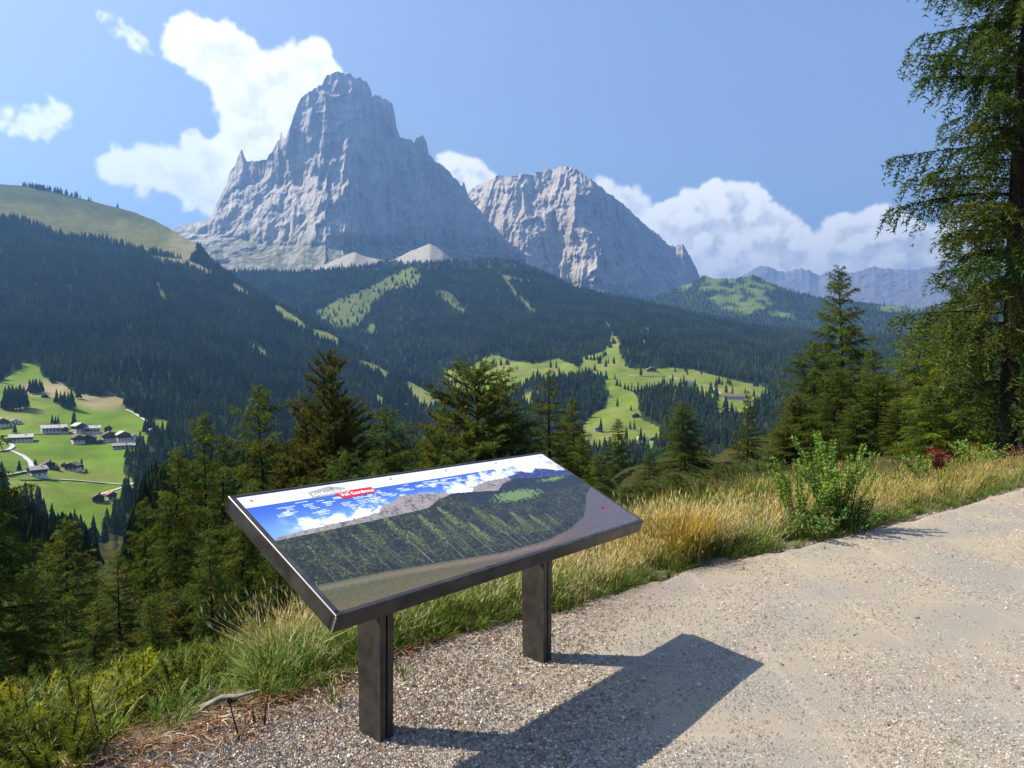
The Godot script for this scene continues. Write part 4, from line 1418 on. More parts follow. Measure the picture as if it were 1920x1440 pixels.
func valley() -> void:
	ribbon(left_hill, [-40, 850, 0, 846, 16, 844, 24, 838, 20, 833, 4, 831, -20, 832], 4.5, "road", mat.road, "pale road looping at the left edge of the meadow")
	ribbon(left_hill, [22, 846, 44, 856, 56, 866, 60, 876, 54, 884, 30, 888, 10, 892], 4.0, "road", mat.road, "pale lane winding down past the grey roofed farmhouse")
	ribbon(left_hill, [36, 900, 70, 900, 110, 900, 150, 902, 190, 906, 226, 909, 254, 906], 3.2, "road", mat.road, "pale lane crossing the lower meadow below the chalets")
	ribbon(left_hill, [254, 906, 226, 916, 200, 924, 176, 932], 3.6, "road", mat.road, "pale lane turning back towards the red roofed house")
	ribbon(left_hill, [0, 816, 40, 815, 80, 814, 120, 812, 134, 810], 3.2, "road", mat.road, "pale lane along the row of upper houses")
	ribbon(left_hill, [236, 768, 250, 774, 262, 782, 274, 790], 4.0, "road", mat.road, "pale track beside the forest edge above the hamlet")
	ribbon(left_hill, [248, 826, 252, 834, 238, 841, 222, 842], 4.0, "road", mat.road, "short pale drive by the low barn")
	ribbon(mid_hill, [1160, 700, 1190, 706, 1250, 706, 1290, 716, 1330, 726, 1352, 738], 4.0, "road", mat.road, "pale track curving over the right-hand meadow")
	var L := left_hill
	var R := mid_hill
	# sheet, sight line x, y, width seen, depth/width, floors' height, turn, roof, lower wall, upper wall, name, label
	var rows := [
		[L, 101, 811, 40, 0.42, 7.0, 0.1, mat.roof_pale, mat.plaster, mat.plaster, "house", "long white guesthouse with pale roof, farthest left of the hamlet's upper row"],
		[L, 148, 811, 20, 0.9, 9.5, 0.5, mat.roof_pale, mat.plaster, mat.timber, "house", "tall chalet with pale gable beside the long white guesthouse"],
		[L, 174, 812, 25, 0.6, 7.5, 0.0, mat.roof_pale, mat.plaster, mat.plaster, "house", "white house with pale roof in the middle of the upper row"],
		[L, 146, 830, 20, 0.9, 7.0, 0.25, mat.roof_brown, mat.plaster, mat.timber, "house", "small dark chalet on the left below the upper row"],
		[L, 167, 829, 22, 0.8, 6.5, -0.2, mat.roof_brown, mat.timber_dark, mat.timber_dark, "barn", "dark timber barn right of the small dark chalet"],
		[L, 205, 827, 25, 0.8, 8.5, 0.15, mat.roof_brown, mat.plaster, mat.timber, "house", "big brown chalet with balcony at the right of the hamlet"],
		[L, 230, 827, 24, 0.8, 9.0, 0.3, mat.roof_pale, mat.plaster, mat.timber, "house", "chalet with pale roof touching the big brown chalet"],
		[L, 203, 811, 13, 0.9, 7.0, 0.0, mat.roof_brown, mat.timber, mat.timber, "house", "small brown house behind the big brown chalet"],
		[L, 252, 824, 15, 0.7, 4.5, 0.0, mat.roof_grey, mat.plaster, mat.plaster, "house", "low white annexe at the right end of the hamlet"],
		[L, 229, 839, 34, 0.4, 3.5, 0.1, mat.roof_grey, mat.plaster_grey, mat.timber, "barn", "long low barn with grey roof below the hamlet"],
		[L, 40, 827, 36, 0.45, 5.5, -0.1, mat.roof_pale, mat.plaster, mat.timber, "house", "farmhouse with pale roof below the single spruce, left of the hamlet"],
		[L, 3, 799, 20, 0.7, 7.0, 0.2, mat.roof_grey, mat.plaster, mat.timber, "house", "house cut by the left edge of the view"],
		[L, 28, 794, 22, 0.3, 2.2, 0.05, mat.roof_pale, mat.plaster, mat.plaster, "barn", "low white shed on the upper left meadow"],
		[L, 70, 893, 27, 0.75, 7.5, 0.35, mat.roof_grey, mat.plaster, mat.timber_dark, "house", "large chalet with broad grey roof on the lower lane"],
		[L, 90, 878, 20, 0.8, 5.0, 0.3, mat.roof_brown, mat.timber_dark, mat.timber_dark, "barn", "dark barn behind the large grey roofed chalet"],
		[L, 137, 882, 22, 0.9, 6.0, -0.4, mat.roof_brown, mat.plaster, mat.timber, "house", "wide gabled chalet on the lower meadow beside a spruce"],
		[L, 119, 876, 8, 0.9, 3.5, 0.0, mat.roof_brown, mat.timber, mat.timber, "barn", "tiny hut left of the wide gabled chalet"],
		[L, 184, 939, 19, 0.8, 4.5, 0.1, mat.roof_brown, mat.timber_dark, mat.timber_dark, "barn", "dark hut at the bottom of the meadow by the lane"],
		[L, 209, 937, 15, 0.9, 6.0, 0.3, mat.roof_red, mat.plaster, mat.timber, "house", "small house with a red roof at the bottom of the meadow"],
		[L, 285, 811, 10, 0.9, 4.0, 0.5, mat.roof_grey, mat.timber, mat.timber, "barn", "small grey roofed hut among trees right of the hamlet"],
		[L, 120, 812, 12, 0.8, 6.0, 0.4, mat.roof_brown, mat.plaster, mat.timber, "house", "narrow house between the long white guesthouse and the tall chalet"],
		[L, 188, 831, 9, 0.8, 3.5, 0.2, mat.roof_brown, mat.timber, mat.timber, "barn", "tiny shed between the dark timber barn and the big brown chalet"],
		[L, 262, 838, 10, 0.8, 3.5, 0.1, mat.roof_brown, mat.timber_dark, mat.timber_dark, "barn", "tiny dark shed right of the low barn"],
		[L, 105, 882, 11, 0.8, 3.5, -0.2, mat.roof_brown, mat.timber, mat.timber, "barn", "small shed between the dark barn and the tiny hut"],
		[L, 162, 812, 9, 0.9, 5.0, 0.1, mat.roof_grey, mat.plaster, mat.timber, "house", "slim house squeezed into the middle of the upper row"],
		[L, 14, 830, 10, 0.8, 4.0, 0.1, mat.roof_brown, mat.plaster, mat.timber, "house", "small house left of the pale roofed farmhouse"],
		[L, 84, 745, 11, 0.6, 2.5, 0.0, mat.roof_brown, mat.timber_dark, mat.timber_dark, "barn", "lone hay barn on the dry upper meadow"],
		[R, 1377, 750, 44, 0.45, 8.0, -0.1, mat.roof_brown, mat.plaster, mat.plaster, "house", "long white hotel with dark roof on the right-hand meadow"],
		[R, 1221, 697, 22, 0.6, 6.0, 0.1, mat.roof_pale, mat.plaster_grey, mat.timber, "house", "lodge at the forest edge above the right-hand meadow"],
		[R, 1192, 782, 15, 0.7, 4.5, 0.2, mat.roof_brown, mat.timber, mat.timber, "barn", "brown barn by the wood on the green meadow"],
		[R, 1119, 808, 9, 0.9, 6.0, 0.1, mat.roof_grey, mat.plaster, mat.plaster, "house", "small white house low on the green meadow"],
		[R, 1204, 826, 20, 0.7, 5.0, 0.2, mat.roof_pale, mat.plaster, mat.plaster, "house", "pale roofed house at the foot of the green meadow"],
		[R, 1227, 828, 18, 0.7, 5.0, -0.2, mat.roof_grey, mat.plaster, mat.timber, "house", "grey roofed house at the foot of the green meadow"],
		[R, 1294, 721, 20, 0.6, 5.0, 0.0, mat.roof_pale, mat.plaster, mat.plaster, "house", "white farmstead beside a spruce on the right-hand meadow"],
		[R, 1351, 812, 28, 0.5, 6.0, 0.1, mat.roof_pale, mat.plaster, mat.plaster_grey, "house", "pale roofed building glimpsed between the near treetops"],
		[L, 764, 768, 24, 0.5, 8.0, 0.1, mat.roof_brown, mat.timber, mat.timber, "house", "brown house at the lower end of the ski run"],
		[L, 800, 773, 16, 0.8, 8.0, -0.2, mat.roof_red, mat.plaster, mat.timber, "house", "white house with reddish roof at the lower end of the ski run"],
		[R, 832, 754, 11, 0.8, 7.0, 0.0, mat.roof_grey, mat.plaster, mat.plaster, "house", "small white house at the right end of the ski run"],
	]
	for h in rows:
		var q := on_sheet(h[0], h[1], h[2])
		var wide: float = 0.84 * h[3] / FOCAL * Vector2(q.x, q.z).length()
		house(h[10], h[11], q, wide, wide * h[4], h[5] * 0.9, h[6] - atan2(q.x, -q.z), h[7], h[8], h[9], h[3] < 26 and not h[11].contains("white house with pale"))
	# trees that stand alone or in small groves on the meadows: sheet, x, foot y, height seen, label, group
	var lone := [
		[L, 139, 803, 31, "single tall spruce behind the pale gabled chalet", ""],
		[L, 28, 812, 17, "single small spruce above the farmhouse left of the hamlet", ""],
		[L, 147, 748, 26, "single dark spruce at the foot of the forest on the dry meadow", ""],
		[L, 153, 880, 20, "slim spruce right of the wide gabled chalet", ""],
		[L, 36, 884, 20, "small spruce left of the large grey roofed chalet", ""],
		[L, 66, 872, 12, "rounded small tree behind the large grey roofed chalet", ""],
		[L, 162, 886, 9, "low round bush right of the wide gabled chalet", ""],
		[R, 1183, 770, 13, "single small spruce in the middle of the green meadow", ""],
		[R, 1276, 728, 21, "dark spruce left of the white farmstead", ""],
		[R, 1296, 736, 16, "small spruce below the white farmstead", ""],
	]
	var groves := [
		[L, [[10, 766, 36], [17, 768, 40], [24, 769, 42], [31, 770, 40], [38, 768, 42], [45, 766, 38], [50, 765, 30], [6, 768, 24]], "tall spruce in the big grove at the left of the valley meadow", "big grove on the valley meadow"],
		[L, [[56, 737, 24], [62, 739, 26], [68, 739, 27], [75, 738, 25], [79, 736, 20], [66, 736, 22]], "spruce in the tight round grove on the dry meadow", "round grove on the dry meadow"],
		[L, [[106, 758, 26], [114, 760, 24], [121, 762, 26], [128, 764, 27], [134, 767, 34], [138, 766, 24], [118, 764, 22]], "spruce in the loose grove above the hamlet", "loose grove above the hamlet"],
		[L, [[98, 796, 18], [104, 797, 16], [109, 796, 16]], "spruce of the trio behind the long white guesthouse", "trio behind the guesthouse"],
		[L, [[273, 808, 24], [279, 806, 26], [285, 804, 24], [270, 812, 20], [277, 815, 18], [291, 818, 18], [299, 820, 18], [294, 812, 16]], "spruce among the huts right of the hamlet", "trees right of the hamlet"],
		[R, [[1153, 712, 13], [1157, 724, 16], [1163, 726, 14], [1172, 730, 14], [1178, 732, 14], [1190, 737, 15], [1184, 734, 12]], "spruce in the row down the middle of the green meadow", "row of trees down the green meadow"],
		[R, [[1108, 676, 16], [1114, 677, 18], [1120, 676, 14]], "spruce of the small clump at the top of the green meadow", "clump at the top of the green meadow"],
	]
	var woods := [spruce_mesh(240, 8, 9, 0.2), spruce_mesh(241, 9, 8, 0.17)]
	for g in lone:
		var q := on_sheet(g[0], g[1], g[2])
		var h: float = g[3] / FOCAL * Vector2(q.x, q.z).length()
		var wide := h * (1.25 if g[4].contains("round") else 1.0)
		lone_tree(woods[rng.randi() % 2], q, h, wide, g[4], "")
	for g in groves:
		var by_x: Array = g[1]
		by_x.sort_custom(func(m, n): return m[0] < n[0])
		for i in by_x.size():
			var k: Array = by_x[i]
			var q := on_sheet(g[0], k[0], k[1])
			var h: float = k[2] / FOCAL * Vector2(q.x, q.z).length()
			var which: String = ["leftmost", "second from left", "third from left", "fourth from left", "fifth from left", "sixth from left", "seventh from left", "eighth from left"][i]
			if i == by_x.size() - 1:
				which = "rightmost"
			lone_tree(woods[rng.randi() % 2], q, h, h * rnd(0.9, 1.2), g[2] + ", " + which, g[3])
	# the wooded tongue between the right-hand meadows, and the wood below it
	var pl := []
	var ti := []
	var tongue := [outline([1060, 716, 1100, 700, 1140, 708, 1136, 722, 1120, 740, 1130, 765, 1100, 782, 1060, 800, 1000, 790, 1000, 740, 1030, 745]), outline([1200, 742, 1240, 738, 1290, 742, 1340, 786, 1400, 796, 1460, 790, 1500, 805, 1450, 840, 1300, 830, 1250, 800, 1210, 784]), outline([930, 735, 980, 730, 985, 770, 940, 775])]
	for k in 2600:
		var x := rnd(925, 1500)
		var y := rnd(704, 845)
		if not inside(tongue, Vector2(x, y)):
			continue
		var q := on_sheet(R, x, y)
		var h := rnd(15, 25)
		pl.append(Transform3D(Basis(Vector3.UP, rnd(0, TAU)).scaled(Vector3(h, h, h)), q))
		var tone := rnd(0.75, 1.25)
		ti.append(Color(tone * rnd(0.9, 1.2), tone, tone * 0.9))
	stuff("valley_wood", woods[0], mat.forest, pl, ti, "dark wood between the meadows right of the stream", "forest")

func lone_tree(m: Mesh, q: Vector3, h: float, wide: float, label: String, group: String) -> void:
	var o := thing("spruce_tree", label, "tree", q - Vector3(0, 0.4, 0), rnd(0, TAU), group)
	part(o, "crown", m, mat.forest, Transform3D(Basis().scaled(Vector3(wide, h, wide)), Vector3.ZERO))
	var s := Soup.new()
	s.tube([Vector3(0, -0.5, 0), Vector3(0, h * 0.5, 0)], [h * 0.018, h * 0.01], 5, Color(0.09, 0.06, 0.04))
	part(o, "trunk", s.mesh(), mat.bark)

# ---- the board

func board() -> void:
	var yaw := deg_to_rad(49.3)
	var tilt := deg_to_rad(24.1)
	var long := 2.011
	var deep := 0.79
	var corner := Vector3(-0.589, 0.769, -2.4)
	var o := thing("information_board", "low tilted panorama board on two dark steel posts beside the path", "sign", Vector3(corner.x, 0, corner.z), yaw)
	var steel := surface(Color(0.085, 0.079, 0.074), 0.45, 0.5)
	steel.metallic = 0.2
	steel.albedo_texture = noise_texture(81, 0.012, 5, Color(0.6, 0.59, 0.58), Color(1, 1, 1), 512)
	steel.uv1_triplanar = true
	steel.uv1_scale = Vector3.ONE * 1.3
	steel.roughness_texture = noise_texture(82, 0.02, 4, Color(0.65, 0.65, 0.65), Color(1, 1, 1), 512)
	var worn := surface(Color(0.34, 0.33, 0.32), 0.4, 0.5)
	worn.metallic = 0.5
	# the tray lies in a frame of its own: x along it, y out of the print, -z up the slope
	var lie := Transform3D(Basis(Vector3.RIGHT, tilt), Vector3(0, corner.y, 0))
	var s := Soup.new()
	s.box(Vector3(0.004, -0.064, -deep + 0.004), Vector3(long - 0.004, -0.012, -0.026))
	part(o, "back_plate", s.mesh(), steel, lie)
	var print := surface(Color(1, 1, 1), 0.28, 0.5)
	print.albedo_texture = ImageTexture.create_from_image(board_picture())
	print.clearcoat_enabled = true
	print.clearcoat = 0.25
	print.clearcoat_roughness = 0.2
	s = Soup.new()
	var x0 := 0.027
	var x1 := long - 0.006
	var z0 := -deep + 0.014
	var z1 := -0.022
	var lo := Vector3(x0, -0.0115, z0)
	var hi := Vector3(x1, -0.004, z1)
	s.tri(Vector3(x0, hi.y, z0), Vector3(x1, hi.y, z0), Vector3(x1, hi.y, z1))
	s.tri(Vector3(x0, hi.y, z0), Vector3(x1, hi.y, z1), Vector3(x0, hi.y, z1))
	for t in [[0, 0], [1, 0], [1, 1], [0, 0], [1, 1], [0, 1]]:
		s.uv.append(Vector2(t[0], t[1]))
	var mid := (lo + hi) * 0.5
	for q in [[Vector3(x0, lo.y, z0), Vector3(x1, lo.y, z0), Vector3(x1, hi.y, z0), Vector3(x0, hi.y, z0)], [Vector3(x0, lo.y, z1), Vector3(x1, lo.y, z1), Vector3(x1, hi.y, z1), Vector3(x0, hi.y, z1)], [Vector3(x0, lo.y, z0), Vector3(x0, lo.y, z1), Vector3(x0, hi.y, z1), Vector3(x0, hi.y, z0)], [Vector3(x1, lo.y, z0), Vector3(x1, lo.y, z1), Vector3(x1, hi.y, z1), Vector3(x1, hi.y, z0)]]:
		s.face(q, mid)
		for k in 6:
			s.uv.append(Vector2(0.5, 0.02))
	part(o, "printed_panel", s.mesh(), print, lie)
	# frame rails
	s = Soup.new()
	s.box(Vector3(0.0, -0.072, -0.021), Vector3(long, 0.0, 0.0), 0.0025)
	part(o, "frame_rail", s.mesh(), steel, lie)
	s = Soup.new()
	s.box(Vector3(0.0, -0.072, -deep), Vector3(long, 0.0, -deep + 0.0135), 0.0025)
	part(o, "frame_rail", s.mesh(), steel, lie)
	s = Soup.new()
	s.box(Vector3(0.0, -0.072, -deep + 0.0138), Vector3(0.0265, 0.0005, -0.0213), 0.003)
	part(o, "frame_rail", s.mesh(), steel, lie)
	s = Soup.new()
	s.box(Vector3(long - 0.0055, -0.072, -deep + 0.0138), Vector3(long, 0.0, -0.0213), 0.002)
	part(o, "frame_rail", s.mesh(), steel, lie)
	# bare bright edges where the paint has worn off
	s = Soup.new()
	s.box(Vector3(-0.0012, -0.0045, -deep + 0.002), Vector3(0.0035, 0.0018, -0.002), 0.001)
	s.box(Vector3(-0.0012, -0.07, -0.006), Vector3(0.0025, -0.005, 0.0013), 0.001)
	part(o, "worn_edge", s.mesh(), worn, lie)
	# screws through the white strip
	for k in [[0.075, -deep + 0.05], [0.46, -deep + 0.045], [0.80, -deep + 0.043], [1.17, -deep + 0.042], [1.56, -deep + 0.04], [long - 0.055, -deep + 0.045]]:
		var cy := CylinderMesh.new()
		cy.top_radius = 0.005
		cy.bottom_radius = 0.006
		cy.height = 0.003
		cy.radial_segments = 12
		cy.rings = 1
		part(o, "screw", cy, worn, lie * Transform3D(Basis(), Vector3(k[0], -0.0025, k[1])))
	# the emblem: a grey field with a peak to its edge, a red field below, and their words
	var grey := surface(Color(0.36, 0.37, 0.38), 0.4)
	var red := surface(Color(0.62, 0.025, 0.045), 0.4)
	var white := surface(Color(0.85, 0.85, 0.85), 0.4)
	var flat := func(pts: Array, y: float, m: Material, called: String) -> void:
		var f := Soup.new()
		var up := []
		for q in pts:
			up.append(Vector3(q[0], y, q[1]))
		f.face(up, Vector3(0.4, -1, -0.6))
		part(o, called, f.mesh(), m, lie)
	flat.call([[0.335, -0.690], [0.335, -0.738], [0.455, -0.762], [0.525, -0.735], [0.525, -0.690]], -0.0034, grey, "emblem_grey_field")
	flat.call([[0.440, -0.708], [0.655, -0.708], [0.655, -0.662], [0.470, -0.650]], -0.0028, red, "emblem_red_field")
	var words := lie * Transform3D(Basis(Vector3.RIGHT, -PI / 2), Vector3(0.345, -0.0026, -0.711))
	text(o, "lettering", "Dolomites", 0.038, white, words)
	words = lie * Transform3D(Basis(Vector3.RIGHT, -PI / 2), Vector3(0.468, -0.0021, -0.679))
	text(o, "lettering", "Val Gardena", 0.031, white, words)
	# posts: two plates with a slot between them, narrower towards the ground
	for x in [0.493, 1.612]:
		var z_face := -0.385
		var foot := [0.066, 0.135]
		var head := [0.078, 0.165]
		for side in 2:
			s = Soup.new()
			var ring := func(dims: Array, y_front: float, y_back: float) -> Array:
				var w: float = dims[0]
				var d: float = dims[1]
				var cx: float = x + 0.036
				var zf := z_face + (d - 0.15) * 0.3
				var a: float = cx - w * 0.5 if side == 0 else cx + 0.005
				var b: float = cx - 0.005 if side == 0 else cx + w * 0.5
				return [Vector3(a, y_front, zf), Vector3(b, y_front, zf), Vector3(b, y_back, zf - d), Vector3(a, y_back, zf - d)]
			var bot: Array = ring.call(foot, -0.4, -0.4)
			var yf := corner.y + 0.385 * tan(tilt) - 0.0645 / cos(tilt)
			var top: Array = ring.call(head, yf, yf + 0.165 * tan(tilt))
			var m: Vector3 = (bot[0] + top[2]) * 0.5
			m.x = (bot[0].x + bot[1].x) * 0.5
			for k in 4:
				s.face([bot[k], bot[(k + 1) % 4], top[(k + 1) % 4], top[k]], m)
			s.face(top, m)
			part(o, "post_plate", s.mesh(), steel)
		s = Soup.new()
		s.box(Vector3(x + 0.032, -0.3, -0.51), Vector3(x + 0.040, 0.86, -0.4))
		part(o, "post_core", s.mesh(), steel)

# ---- conifers round the path

func near_trees() -> void:
	var protos := {}
	var spec := {
		"larch": [7.5, 1.9, {"seed": 501, "clear": 0.05, "hang": 0.6, "droop": 0.25, "bulge": 0.75, "gaps": 0.1, "hue": Color(0.105, 0.14, 0.024), "limbs": 16.0, "bush": 0.4, "broad": 1.2}],
		"larch_wide": [7.0, 2.3, {"seed": 502, "clear": 0.03, "hang": 0.75, "droop": 0.3, "bulge": 0.6, "gaps": 0.14, "hue": Color(0.09, 0.125, 0.024), "limbs": 15.0, "bush": 0.45, "broad": 1.2}],
		"larch_bright": [7.0, 2.2, {"seed": 507, "clear": 0.02, "hang": 0.8, "droop": 0.3, "bulge": 0.6, "gaps": 0.1, "hue": Color(0.13, 0.18, 0.024), "limbs": 15.0, "bush": 0.4, "broad": 1.2}],
		"pine": [8.0, 1.7, {"seed": 503, "clear": 0.04, "hang": 0.0, "droop": 0.05, "bulge": 0.5, "gaps": 0.12, "hue": Color(0.095, 0.1, 0.028), "limbs": 18.0, "twig": 0.45, "bush": 0.8, "broad": 1.5, "up": 1.0}],
		"spruce": [8.0, 1.8, {"seed": 504, "hang": 0.4, "droop": 0.4, "bulge": 0.95, "gaps": 0.1, "hue": Color(0.072, 0.108, 0.026), "limbs": 15.0, "bush": 0.3, "broad": 1.2}],
		"sparse": [7.5, 2.0, {"seed": 505, "hang": 0.5, "droop": 0.2, "bulge": 0.95, "gaps": 0.3, "hue": Color(0.08, 0.106, 0.026), "limbs": 14.0, "dead": 14, "bush": 0.5, "broad": 1.2}],
		"round": [6.5, 2.1, {"seed": 506, "clear": 0.04, "up": 0.9, "hang": 0.1, "droop": 0.1, "bulge": 0.38, "gaps": 0.1, "hue": Color(0.104, 0.125, 0.028), "limbs": 19.0, "bush": 0.75, "broad": 1.4}],
	}
	# kind, x, distance, y of the tip, breadth, name, label
	var rows := [
		["pine", 612, 18.0, 664, 0.72, "pine_tree", "tall dense pine with brownish needles behind the board's left half"],
		["larch", 490, 20.0, 718, 0.95, "larch_tree", "green larch with bare lower stem left of the tall dense pine"],
		["pine", 658, 18.8, 748, 0.8, "pine_tree", "shorter pine touching the tall dense pine on its right"],
		["larch_wide", 735, 20.0, 762, 0.95, "larch_tree", "bluish larch standing between the tall pine and the broad round pine"],
		["round", 888, 17.0, 694, 1.0, "pine_tree", "broad round-topped pine with a forked pale branch behind the board"],
		["sparse", 1030, 19.0, 692, 0.95, "spruce_tree", "thin-topped spruce with bare spire behind the board's right corner"],
		["larch_wide", 955, 18.0, 745, 1.0, "larch_tree", "lower larch wedged between the round pine and the thin-topped spruce"],
		["round", 822, 16.0, 812, 0.7, "pine_tree", "low pine in front of the broad round pine on its left"],
		["spruce", 1160, 22.0, 784, 1.0, "spruce_tree", "pointed spruce before the green meadow, right of the board"],
		["larch", 1100, 17.0, 815, 0.85, "larch_tree", "larch close behind the board's upper right corner"],
		["larch_wide", 1285, 20.0, 753, 0.9, "larch_tree", "full dark larch covering the middle of the right-hand meadows"],
		["spruce", 1222, 17.0, 845, 0.9, "spruce_tree", "small spruce left of the full dark larch"],
		["larch", 1345, 17.0, 870, 0.9, "larch_tree", "short larch right of the full dark larch"],
		["sparse", 1403, 24.0, 732, 0.8, "spruce_tree", "slender spruce with thin spire in front of the white hotel"],
		["spruce", 1448, 18.0, 850, 0.9, "spruce_tree", "dark young spruce below the slender spruce"],
		["larch", 1588, 22.0, 496, 0.85, "larch_tree", "tall larch with an airy crown against the distant range"],
		["larch_wide", 1528, 20.0, 640, 1.0, "larch_tree", "bushy larch leaning against the tall airy larch on its left"],
		["round", 1490, 18.5, 745, 0.8, "pine_tree", "dark bushy pine at the left foot of the tall airy larch"],
		["larch", 1650, 21.0, 650, 1.0, "larch_tree", "hazy green larch just right of the tall airy larch"],
		["larch_bright", 1712, 19.0, 600, 1.0, "larch_tree", "yellow-green larch midway between the airy larch and the great larch"],
		["larch_bright", 1775, 18.0, 560, 0.9, "larch_tree", "bright drooping larch left of the great larch's trunk"],
		["larch_bright", 1830, 16.8, 640, 0.8, "larch_tree", "bright low larch at the foot of the great larch"],
		["larch", 1690, 16.5, 745, 0.9, "larch_tree", "small larch behind the golden grass at the right"],
		["larch_wide", 1610, 16.0, 760, 0.8, "larch_tree", "low dark larch behind the willow shrub"],
		["larch", 332, 14.0, 834, 0.78, "larch_tree", "large larch with a crooked dark trunk left of the board"],
		["larch", 110, 12.5, 972, 0.8, "larch_tree", "larch with bushy top below the meadow at lower left"],
		["larch", 225, 13.2, 1030, 0.7, "larch_tree", "dark spreading larch between the bushy larch and the crooked one"],
		["larch", 445, 13.0, 915, 0.7, "larch_tree", "feathery larch against the board's left rail"],
		["larch", 388, 11.5, 1010, 0.7, "larch_tree", "thin-stemmed larch in front of the crooked larch"],
		["larch_wide", 525, 12.0, 1010, 0.75, "larch_tree", "shaded larch under the board's left end"],
		["larch", 35, 9.5, 1060, 0.8, "larch_tree", "shaded larch at the left edge of the view"],
		["larch", 285, 10.5, 1120, 0.6, "larch_tree", "low shaded larch under the crooked larch"],
		["larch", 170, 10.0, 1120, 0.75, "larch_tree", "low shaded larch below the bushy-topped larch"],
		["pine", 545, 19.5, 830, 0.8, "pine_tree", "small pine between the green larch and the tall dense pine"],
		["spruce", 425, 22.0, 812, 0.9, "spruce_tree", "bluish spruce left of the green larch"],
		["larch", 275, 16.0, 930, 0.6, "larch_tree", "slim larch behind the crooked larch on its left"],
		["larch_wide", -70, 9.0, 770, 0.75, "larch_tree", "larch outside the left edge whose boughs reach into view"],
		["larch", 705, 16.0, 860, 0.9, "larch_tree", "low larch right behind the board's white strip"],
		["larch_wide", 1270, 14.5, 885, 0.8, "larch_tree", "low dark larch behind the tall golden grass"],
		["spruce", 1400, 15.0, 880, 0.9, "spruce_tree", "low dark spruce left of the willow shrub"],
		["larch", 75, 14.5, 1020, 0.8, "larch_tree", "dark larch behind the bushy-topped larch on its left"],
		["larch", 160, 15.5, 1050, 0.7, "larch_tree", "dim larch filling the gap right of the bushy-topped larch"],
		["larch", 470, 16.5, 900, 0.8, "larch_tree", "larch stem half hidden by the board's upper left corner"],
		["larch_wide", 590, 14.0, 960, 0.8, "larch_tree", "shaded larch hidden behind the board's left third"],
		["larch", 10, 12.0, 1120, 0.8, "larch_tree", "low dark larch filling the left edge under the meadow"],
		["round", 340, 12.5, 1120, 0.8, "pine_tree", "dark bushy pine at the foot of the crooked larch"],
		["larch_wide", 790, 19.0, 840, 0.8, "larch_tree", "dark larch between the bluish larch and the low pine"],
		["larch", 1060, 21.0, 770, 0.8, "larch_tree", "dim larch right of the thin-topped spruce"],
		["larch_wide", 1800, 21.0, 500, 0.7, "larch_tree", "hazy larch standing behind the great larch on its left"],
		["pine", 575, 19.0, 745, 0.8, "pine_tree", "slim pine touching the tall dense pine on its left"],
		["larch", 840, 18.0, 755, 0.9, "larch_tree", "larch at the left shoulder of the broad round pine"],
		["larch", 1075, 20.0, 745, 0.8, "larch_tree", "feathery larch right beside the thin-topped spruce"],
		["larch", 395, 24.0, 770, 0.9, "larch_tree", "distant slim larch between the green larch and the crooked one"],
		["larch_wide", 1560, 18.0, 690, 1.0, "larch_tree", "dense larch in front of the tall airy larch's trunk"],
		["larch_wide", 1640, 18.5, 700, 1.0, "larch_tree", "dense larch at the right foot of the tall airy larch"],
		["round", 1475, 16.5, 800, 0.9, "pine_tree", "dark round pine at the left end of the right-hand trees"],
		["larch_wide", 1310, 15.0, 905, 0.9, "larch_tree", "low larch filling the gap behind the golden grass"],
		["larch", 1225, 14.0, 900, 0.9, "larch_tree", "low larch just beyond the board's right corner"],
		["larch_wide", 1365, 14.0, 905, 0.8, "larch_tree", "low larch left of the willow shrubs"],
		["larch_wide", 1445, 14.0, 870, 0.9, "larch_tree", "low larch behind the willow shrubs"],
		["larch", 1130, 15.5, 850, 0.9, "larch_tree", "low larch behind the board's right rail"],
		["larch_bright", 1745, 15.0, 720, 0.9, "larch_tree", "small bright larch beside the red-leaved plant"],
		["round", 860, 15.0, 850, 0.9, "pine_tree", "low dark pine right behind the board's middle"],
		["larch_wide", 655, 17.0, 840, 0.9, "larch_tree", "dark larch at the foot of the tall dense pine"],
		["larch_wide", 1880, 20.0, 690, 0.9, "larch_tree", "larch half hidden behind the great larch's trunk"],
	]
	for k in rows:
		var kind: String = k[0]
		var q := stand(k[1], k[2])
		var tip := at(k[1], k[3], k[2])
		var h := tip.y - q.y
		var o: Node3D
		if protos.has(kind):
			o = copy_of(protos[kind], k[5], k[6], "tree")
		else:
			o = thing(k[5], k[6], "tree")
			conifer(o, spec[kind][0], spec[kind][1], spec[kind][2])
			protos[kind] = o
		var f: float = h / spec[kind][0]
		var wide: float = lerpf(f, 1.0, 0.5 if f > 0.6 else 0.22) * k[4]
		o.transform = Transform3D(Basis(Vector3.UP, rnd(0, TAU)).scaled(Vector3(wide, f, wide)), q)
	# the great larch at the right edge, and its neighbour's stem
	var q := stand(1884, 15.0)
	var o := thing("larch_tree", "great drooping larch with a thick dark trunk at the right edge", "tree", q)
	conifer(o, 16.0, 1.85, {"seed": 511, "hang": 1.25, "droop": 0.28, "bulge": 0.35, "gaps": 0.15, "hue": Color(0.07, 0.105, 0.026), "limbs": 13.0, "clear": 0.07, "thick": 0.0085, "lean": Vector3(0.028, 0, 0.0), "dead": 12, "twig": 0.8, "broad": 1.25})
	q = stand(1925, 16.5)
	o = thing("larch_tree", "second dark larch stem just right of the great larch", "tree", q)
	conifer(o, 13.0, 1.8, {"seed": 512, "hang": 1.1, "droop": 0.3, "bulge": 0.6, "gaps": 0.3, "hue": Color(0.05, 0.08, 0.018), "limbs": 6.0, "clear": 0.3, "thick": 0.008, "dead": 10})

# ---- grass, shrubs and litter along the edge of the path

